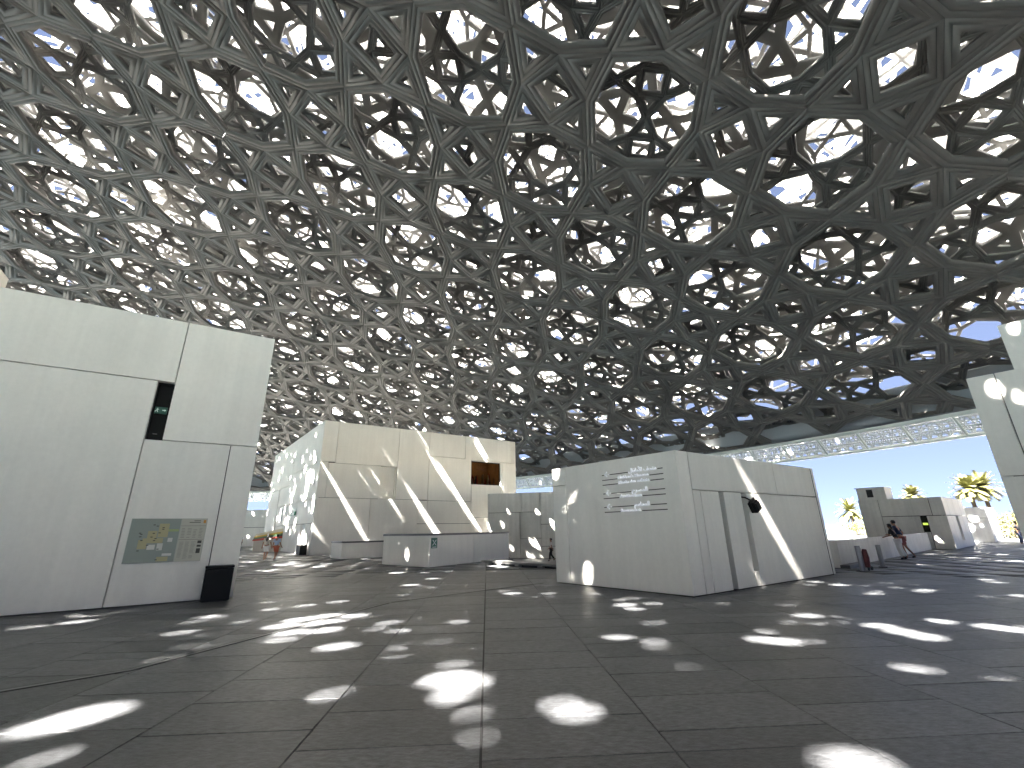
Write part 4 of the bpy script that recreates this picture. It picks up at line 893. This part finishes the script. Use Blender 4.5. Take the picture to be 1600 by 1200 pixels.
# ------------------------------------------------------------------ people
def skinned(name, V, E, Rr, material, parent, sub=1):
    me = bpy.data.meshes.new(name); me.from_pydata(V, E, []); o = bpy.data.objects.new(name, me); col.objects.link(o)
    sk = o.modifiers.new('skin', 'SKIN'); sk.use_smooth_shade = True; sd_ = o.modifiers.new('sub', 'SUBSURF'); sd_.levels = sub; sd_.render_levels = sub
    for i, r_ in enumerate(Rr):
        o.data.skin_vertices[0].data[i].radius = r_ if isinstance(r_, tuple) else (r_, r_); o.data.skin_vertices[0].data[i].use_root = (i == 0)
    bpy.context.view_layer.update()
    m2 = bpy.data.meshes.new_from_object(o.evaluated_get(bpy.context.evaluated_depsgraph_get())); o.modifiers.clear(); o.data = m2; bpy.data.meshes.remove(me)
    m2.name = name; m2.materials.clear(); m2.materials.append(material); o.parent = parent; return o
def person(loc, rz, h, label, skin, hair, top, bottom, shoes, pose, longhair=False, shorts=True, extra=None, group=None, lean=0.0, wide=0.0):
    t = thing('person', label, 'person', loc, R(rz), group); s = h / 1.75
    ly = lean
    J = {'pel': (0, 0, .95), 'sp': (0, ly * .3, 1.12), 'ch': (0, ly * .8, 1.33), 'nk': (0, ly * 1.05, 1.48), 'hd': (0, ly * 1.15 + .015, 1.60), 'tp': (0, ly * 1.2, 1.69), 'ns': (0, ly * 1.15 + .105, 1.595),
         'sL': (-.17, ly, 1.41), 'sR': (.17, ly, 1.41), 'hL': (-.09, 0, .9), 'hR': (.09, 0, .9)}
    J.update({k: v for k, v in pose.items()})
    Rd = {'pel': (.135, .105), 'sp': (.12, .09), 'ch': (.145, .10), 'nk': .052, 'hd': (.075, .088), 'tp': (.055, .065), 'ns': .018, 'sL': .058, 'sR': .058, 'eL': .038, 'eR': .038, 'wL': .025, 'wR': .025, 'mL': (.038, .018), 'mR': (.038, .018),
          'hL': .088, 'hR': .088, 'kL': .055, 'kR': .055, 'aL': .036, 'aR': .036, 'tL': (.04, .028), 'tR': (.04, .028)}
    names = list(J); 
    for sd_ in 'LR':
        e, wv = Vector(J['e' + sd_]), Vector(J['w' + sd_]); dr_ = (wv - e).normalized(); J['m' + sd_] = tuple(wv + dr_ * .07)
        a = Vector(J['a' + sd_]); fw = Vector(pose.get('f' + sd_, (0, 1, 0))); J['t' + sd_] = tuple(a + fw * .15 + Vector((0, 0, -.05)))
    for k in ('fL', 'fR'): J.pop(k, None)
    E = [('pel', 'sp'), ('sp', 'ch'), ('ch', 'nk'), ('nk', 'hd'), ('hd', 'tp'), ('hd', 'ns'), ('ch', 'sL'), ('ch', 'sR'), ('sL', 'eL'), ('sR', 'eR'), ('eL', 'wL'), ('eR', 'wR'), ('wL', 'mL'), ('wR', 'mR'), ('pel', 'hL'), ('pel', 'hR'), ('hL', 'kL'), ('hR', 'kR'), ('kL', 'aL'), ('kR', 'aR'), ('aL', 'tL'), ('aR', 'tR')]
    # fingers
    for sd_ in 'LR':
        mv, wv = Vector(J['m' + sd_]), Vector(J['w' + sd_]); dr_ = (mv - wv).normalized(); side = dr_.cross(Vector((0, 1, .3))).normalized(); cu = dr_.cross(side)
        for k, ln in enumerate((.062, .072, .068, .052)):
            o_ = side * ((k - 1.5) * .02); J['f%d%s' % (k, sd_)] = tuple(mv + o_ + dr_ * .03); J['g%d%s' % (k, sd_)] = tuple(mv + o_ * 1.1 + dr_ * ln + cu * .02); Rd['f%d%s' % (k, sd_)] = .009; Rd['g%d%s' % (k, sd_)] = .007
            E += [('m' + sd_, 'f%d%s' % (k, sd_)), ('f%d%s' % (k, sd_), 'g%d%s' % (k, sd_))]
        J['th' + sd_] = tuple(mv - side * .05 - dr_ * .01 + cu * .01); Rd['th' + sd_] = .010; E.append(('w' + sd_, 'th' + sd_))
    ks = ['pel'] + [k for k in J if k != 'pel']; ix = {k: i for i, k in enumerate(ks)}
    S_ = lambda p: tuple(x * s for x in p)
    def rs(r_, ad=0): return tuple((x + ad) * s for x in r_) if isinstance(r_, tuple) else (r_ + ad) * s
    body = skinned('body', [S_(J[k]) for k in ks], [(ix[a], ix[b]) for a, b in E], [rs(Rd[k]) for k in ks], skin, t)
    def sub(nm, keys, edges, ad, mt, over={}):
        kk_ = keys; i2 = {k: i for i, k in enumerate(kk_)}
        return skinned(nm, [S_(J[k]) for k in kk_], [(i2[a], i2[b]) for a, b in edges], [rs(over.get(k, Rd[k]), ad) for k in kk_], mt, t)
    J['nb'] = tuple(Vector(J['nk']) - Vector((0, 0, .05))); Rd['nb'] = .06
    for sd_ in 'LR':
        J['se' + sd_] = tuple(Vector(J['s' + sd_]).lerp(Vector(J['e' + sd_]), .8)); Rd['se' + sd_] = .045
        J['hk' + sd_] = tuple(Vector(J['h' + sd_]).lerp(Vector(J['k' + sd_]), .85)); Rd['hk' + sd_] = .07
        J['ka' + sd_] = tuple(Vector(J['k' + sd_]).lerp(Vector(J['a' + sd_]), .9)); Rd['ka' + sd_] = .045
    sub('shirt', ['ch', 'sp', 'pel', 'nb', 'sL', 'sR', 'seL', 'seR'], [('ch', 'sp'), ('sp', 'pel'), ('ch', 'nb'), ('ch', 'sL'), ('ch', 'sR'), ('sL', 'seL'), ('sR', 'seR')], .018, top)
    if shorts: sub('shorts', ['pel', 'hL', 'hR', 'hkL', 'hkR'], [('pel', 'hL'), ('pel', 'hR'), ('hL', 'hkL'), ('hR', 'hkR')], .024, bottom, {'pel': (.13, .1)})
    else: sub('trousers', ['pel', 'hL', 'hR', 'kL', 'kR', 'kaL', 'kaR'], [('pel', 'hL'), ('pel', 'hR'), ('hL', 'kL'), ('hR', 'kR'), ('kL', 'kaL'), ('kR', 'kaR')], .024 + wide, bottom, {'pel': (.13 - wide, .1 - wide)})
    for sd_ in 'LR': sub('shoe', ['a' + sd_, 't' + sd_], [('a' + sd_, 't' + sd_)], .012, shoes)
    hv = Vector(J['hd']) * s; mb = bmesh.new(); bmesh.ops.create_icosphere(mb, subdivisions=3, radius=.103 * s)
    bmesh.ops.delete(mb, geom=[f for f in mb.faces if f.calc_center_median().y > .035 * s and f.calc_center_median().z < .03 * s or f.calc_center_median().z < -.06 * s], context='FACES')
    for v in mb.verts: v.co = v.co * random.uniform(.98, 1.05); v.co.x *= .9; v.co += hv + Vector((0, -.012, .03)) * s
    me = bpy.data.meshes.new('hair'); mb.to_mesh(me); mb.free(); me.materials.append(hair); ho = bpy.data.objects.new('hair', me); col.objects.link(ho); ho.parent = t
    if longhair:
        p0, p1 = hv / s + Vector((0, -.06, .02)), hv / s + Vector((0, -.12, -.36))
        skinned('hair', [S_(p0), S_((p0 + p1) / 2 + Vector((0, -.03, 0))), S_(p1)], [(0, 1), (1, 2)], [rs((.08, .05)), rs((.085, .04)), rs((.05, .02))], hair, t)
    return t
sk1 = plain('skin_tan', (.38, .2, .13), .55); sk2 = plain('skin_brown', (.2, .1, .06), .55); hr = plain('dark_hair', (.012, .009, .008), .45)
navy = plain('navy_cloth', (.02, .03, .07), .8); pinkish = plain('faded_red_cloth', (.28, .09, .08), .8); blk = plain('black_cloth', (.012, .012, .015), .8); whc = plain('white_cloth', (.75, .75, .75), .8)
blu = plain('light_blue_cloth', (.45, .58, .75), .8); coral = plain('coral_cloth', (.6, .17, .10), .8); shoe_d = plain('dark_shoes', (.02, .02, .02), .6); shoe_w = plain('white_shoes', (.6, .6, .6), .6)
stand = dict(eL=(-.24, 0, 1.15), eR=(.24, 0, 1.15), wL=(-.25, .06, .92), wR=(.25, .06, .92), kL=(-.1, .02, .5), kR=(.1, .02, .5), aL=(-.1, -.02, .08), aR=(.1, -.02, .08))
walk = dict(stand, kL=(-.1, .14, .52), aL=(-.1, .16, .09), kR=(.1, .02, .5), aR=(.1, -.26, .14), wL=(-.24, -.08, .92), wR=(.25, .2, .94))
lean_m = dict(eL=(-.26, .22, 1.14), wL=(-.2, .44, 1.08), eR=(.38, -.02, 1.16), wR=(.19, -.02, 1.0), kL=(-.08, .02, .5), aL=(-.02, -.05, .08), kR=(.1, -.06, .52), aR=(.2, -.3, .09))
lean_w = dict(eL=(-.25, .24, 1.14), wL=(-.16, .46, 1.08), eR=(.25, .22, 1.15), wR=(.16, .44, 1.1), kL=(-.1, .02, .5), aL=(-.12, -.1, .08), kR=(.1, .0, .5), aR=(.1, -.18, .08))
person((19.3, 23.45, 0), 38, 1.83, 'man in navy shirt and faded red shorts leaning on the parapet, hand on hip', sk1, hr, navy, pinkish, shoe_d, lean_m, lean=.14)
person((18.55, 22.8, 0), 38, 1.66, 'woman with long dark hair, black top and white wide trousers leaning on the parapet', sk2, hr, blk, whc, shoe_d, lean_w, longhair=True, shorts=False, lean=.16, wide=.03)
person((-16.2, 30.6, 0), 12, 1.68, 'woman with dark hair in white dress clothes walking away beside the striped kiosk', sk1, hr, plain('cream_cloth', (.6, .57, .5), .8), whc, shoe_w, walk, longhair=True)
person((-15.45, 30.4, 0), -5, 1.64, 'person in pale blue shirt and coral shorts walking beside the woman in white', sk1, hr, blu, coral, shoe_w, walk)
person((-26.9, 45.8, 0), 170, 1.72, 'distant person in pale top and dark trousers standing left of the striped kiosk', sk2, hr, plain('grey_cloth', (.4, .4, .42), .8), blk, shoe_d, stand, shorts=False)
person((2.95, 38.2, -.8), 90, 1.78, 'person in white top and dark trousers in the court gap left of the sign block', sk1, hr, plain('pinkish_white_cloth', (.75, .68, .68), .8), blk, shoe_d, walk, shorts=False)
person((38.7, 36.0, -.06), 200, 1.75, 'person in dark clothes half hidden at the right picture edge', sk2, hr, blk, navy, shoe_d, stand, shorts=False)

# ------------------------------------------------------------------ palms and shrubs outside
def palm(loc, h, label, seed, nf=58, fl=2.6):
    rg = random.Random(seed); t = thing('palm_tree', label, 'palm tree', loc, rg.uniform(0, 6), 'date palms beyond the plaza')
    mb = MB(); mb.tube([(0, 0, 0), (.05, 0, h * .3), (.1, .04, h * .7), (.1, .05, h)], [.28, .22, .2, .24], 10); mb.build('trunk', M['bark'], t)
    fr_ = MB()
    for k in range(nf):
        az_ = 2.4 * k + rg.uniform(-.2, .2); el_ = R(80 - 105 * (k / nf)) + rg.uniform(-.1, .1); L_ = fl * rg.uniform(.8, 1.05)
        p = Vector((.1, .05, h)); d = Vector((math.cos(az_) * math.cos(el_), math.sin(az_) * math.cos(el_), math.sin(el_))); n = 9; prev = p.copy()
        for i_ in range(n):
            q = prev + d * (L_ / n); side = d.cross(Vector((0, 0, 1))).normalized(); up = side.cross(d)
            fr_.add([prev + side * .012, q + side * .01, q - side * .01, prev - side * .012], [(0, 1, 2, 3)])
            ll = .52 * math.sin(math.pi * (i_ + 1.2) / (n + 1.4)) ** .7
            for f_ in (0, .2, .4, .6, .8):
                b_ = prev.lerp(q, f_)
                for s_ in (-1, 1):
                    e_ = b_ + side * (s_ * ll * .8) + d * (ll * .55) + Vector((0, 0, -ll * .25)) + up * .1
                    fr_.add([b_ - d * .035, b_ + d * .035, e_], [(0, 1, 2)])
            prev = q; d = (d + Vector((0, 0, -.13))).normalized()
    fr_.build('crown', M['leaf'], t); return t
def shrub(loc, r_, h, label, seed, n=900, cat='shrub', mt='shrub'):
    rg = random.Random(seed); t = thing('shrub', label, cat, loc, 0, 'yellow green shrubs on the sand'); mb = MB(); cl = [(rg.uniform(-.7, .7) * r_, rg.uniform(-.5, .5) * r_, rg.uniform(.3, .8) * h, rg.uniform(.3, .5) * h) for _ in range(9)]
    for k in range(n):
        c = rg.choice(cl); d = Vector((rg.gauss(0, 1), rg.gauss(0, 1), rg.gauss(0, 1))).normalized() * c[3] * rg.uniform(.6, 1.1); p = Vector(c[:3]) + Vector((d.x * 1.6, d.y * 1.4, d.z))
        if p.z < .05: p.z = .05
        a = Vector((rg.gauss(0, 1), rg.gauss(0, 1), rg.gauss(0, 1))).normalized() * .13; b = a.cross(Vector((rg.gauss(0, 1), rg.gauss(0, 1), 1))).normalized() * .07
        mb.add([p - a, p + b, p + a, p - b], [(0, 1, 2, 3)])
    mb.build('foliage', M[mt], t)
    mb = MB(); 
    for c in cl[:5]: mb.tube([(0, 0, 0), (c[0] * .5, c[1] * .5, c[2] * .5), c[:3]], [.05, .03, .015], 5)
    mb.build('stems', M['bark'], t); return t
def at_px(x, dist, z=0):                                        # bearing of picture column x, at a distance
    d = pix(x, 816); a = math.atan2(d.x, d.y); return (dist * math.sin(a), dist * math.cos(a), z)
palm(at_px(1333, 95, -.06), 3.6, 'date palm left of the low pavilion, seen above the parapet', 1, fl=2.6)
palm(at_px(1437, 88, -.06), 5.4, 'palm whose crown tip just clears the low pavilion roof', 2, fl=1.8)
palm(at_px(1533, 74, -.06), 5.2, 'left of the two date palms above the farther pavilion', 3, fl=2.1)
palm(at_px(1555, 76, -.06), 5.4, 'right of the two date palms above the farther pavilion', 4, fl=2.2)
for k, (x, d, r_, h, lb_) in enumerate(((1334, 90, 3.4, 2.0, 'low shrub below the date palm left of the pavilion'), (1581, 70, 3.2, 2.4, 'yellow green shrub right of the farther pavilion'), (1604, 74, 4, 2.7, 'yellow green shrub at the right picture edge'))):
    shrub(at_px(x, d, -.06), r_, h, lb_, 10 + k, 1500)
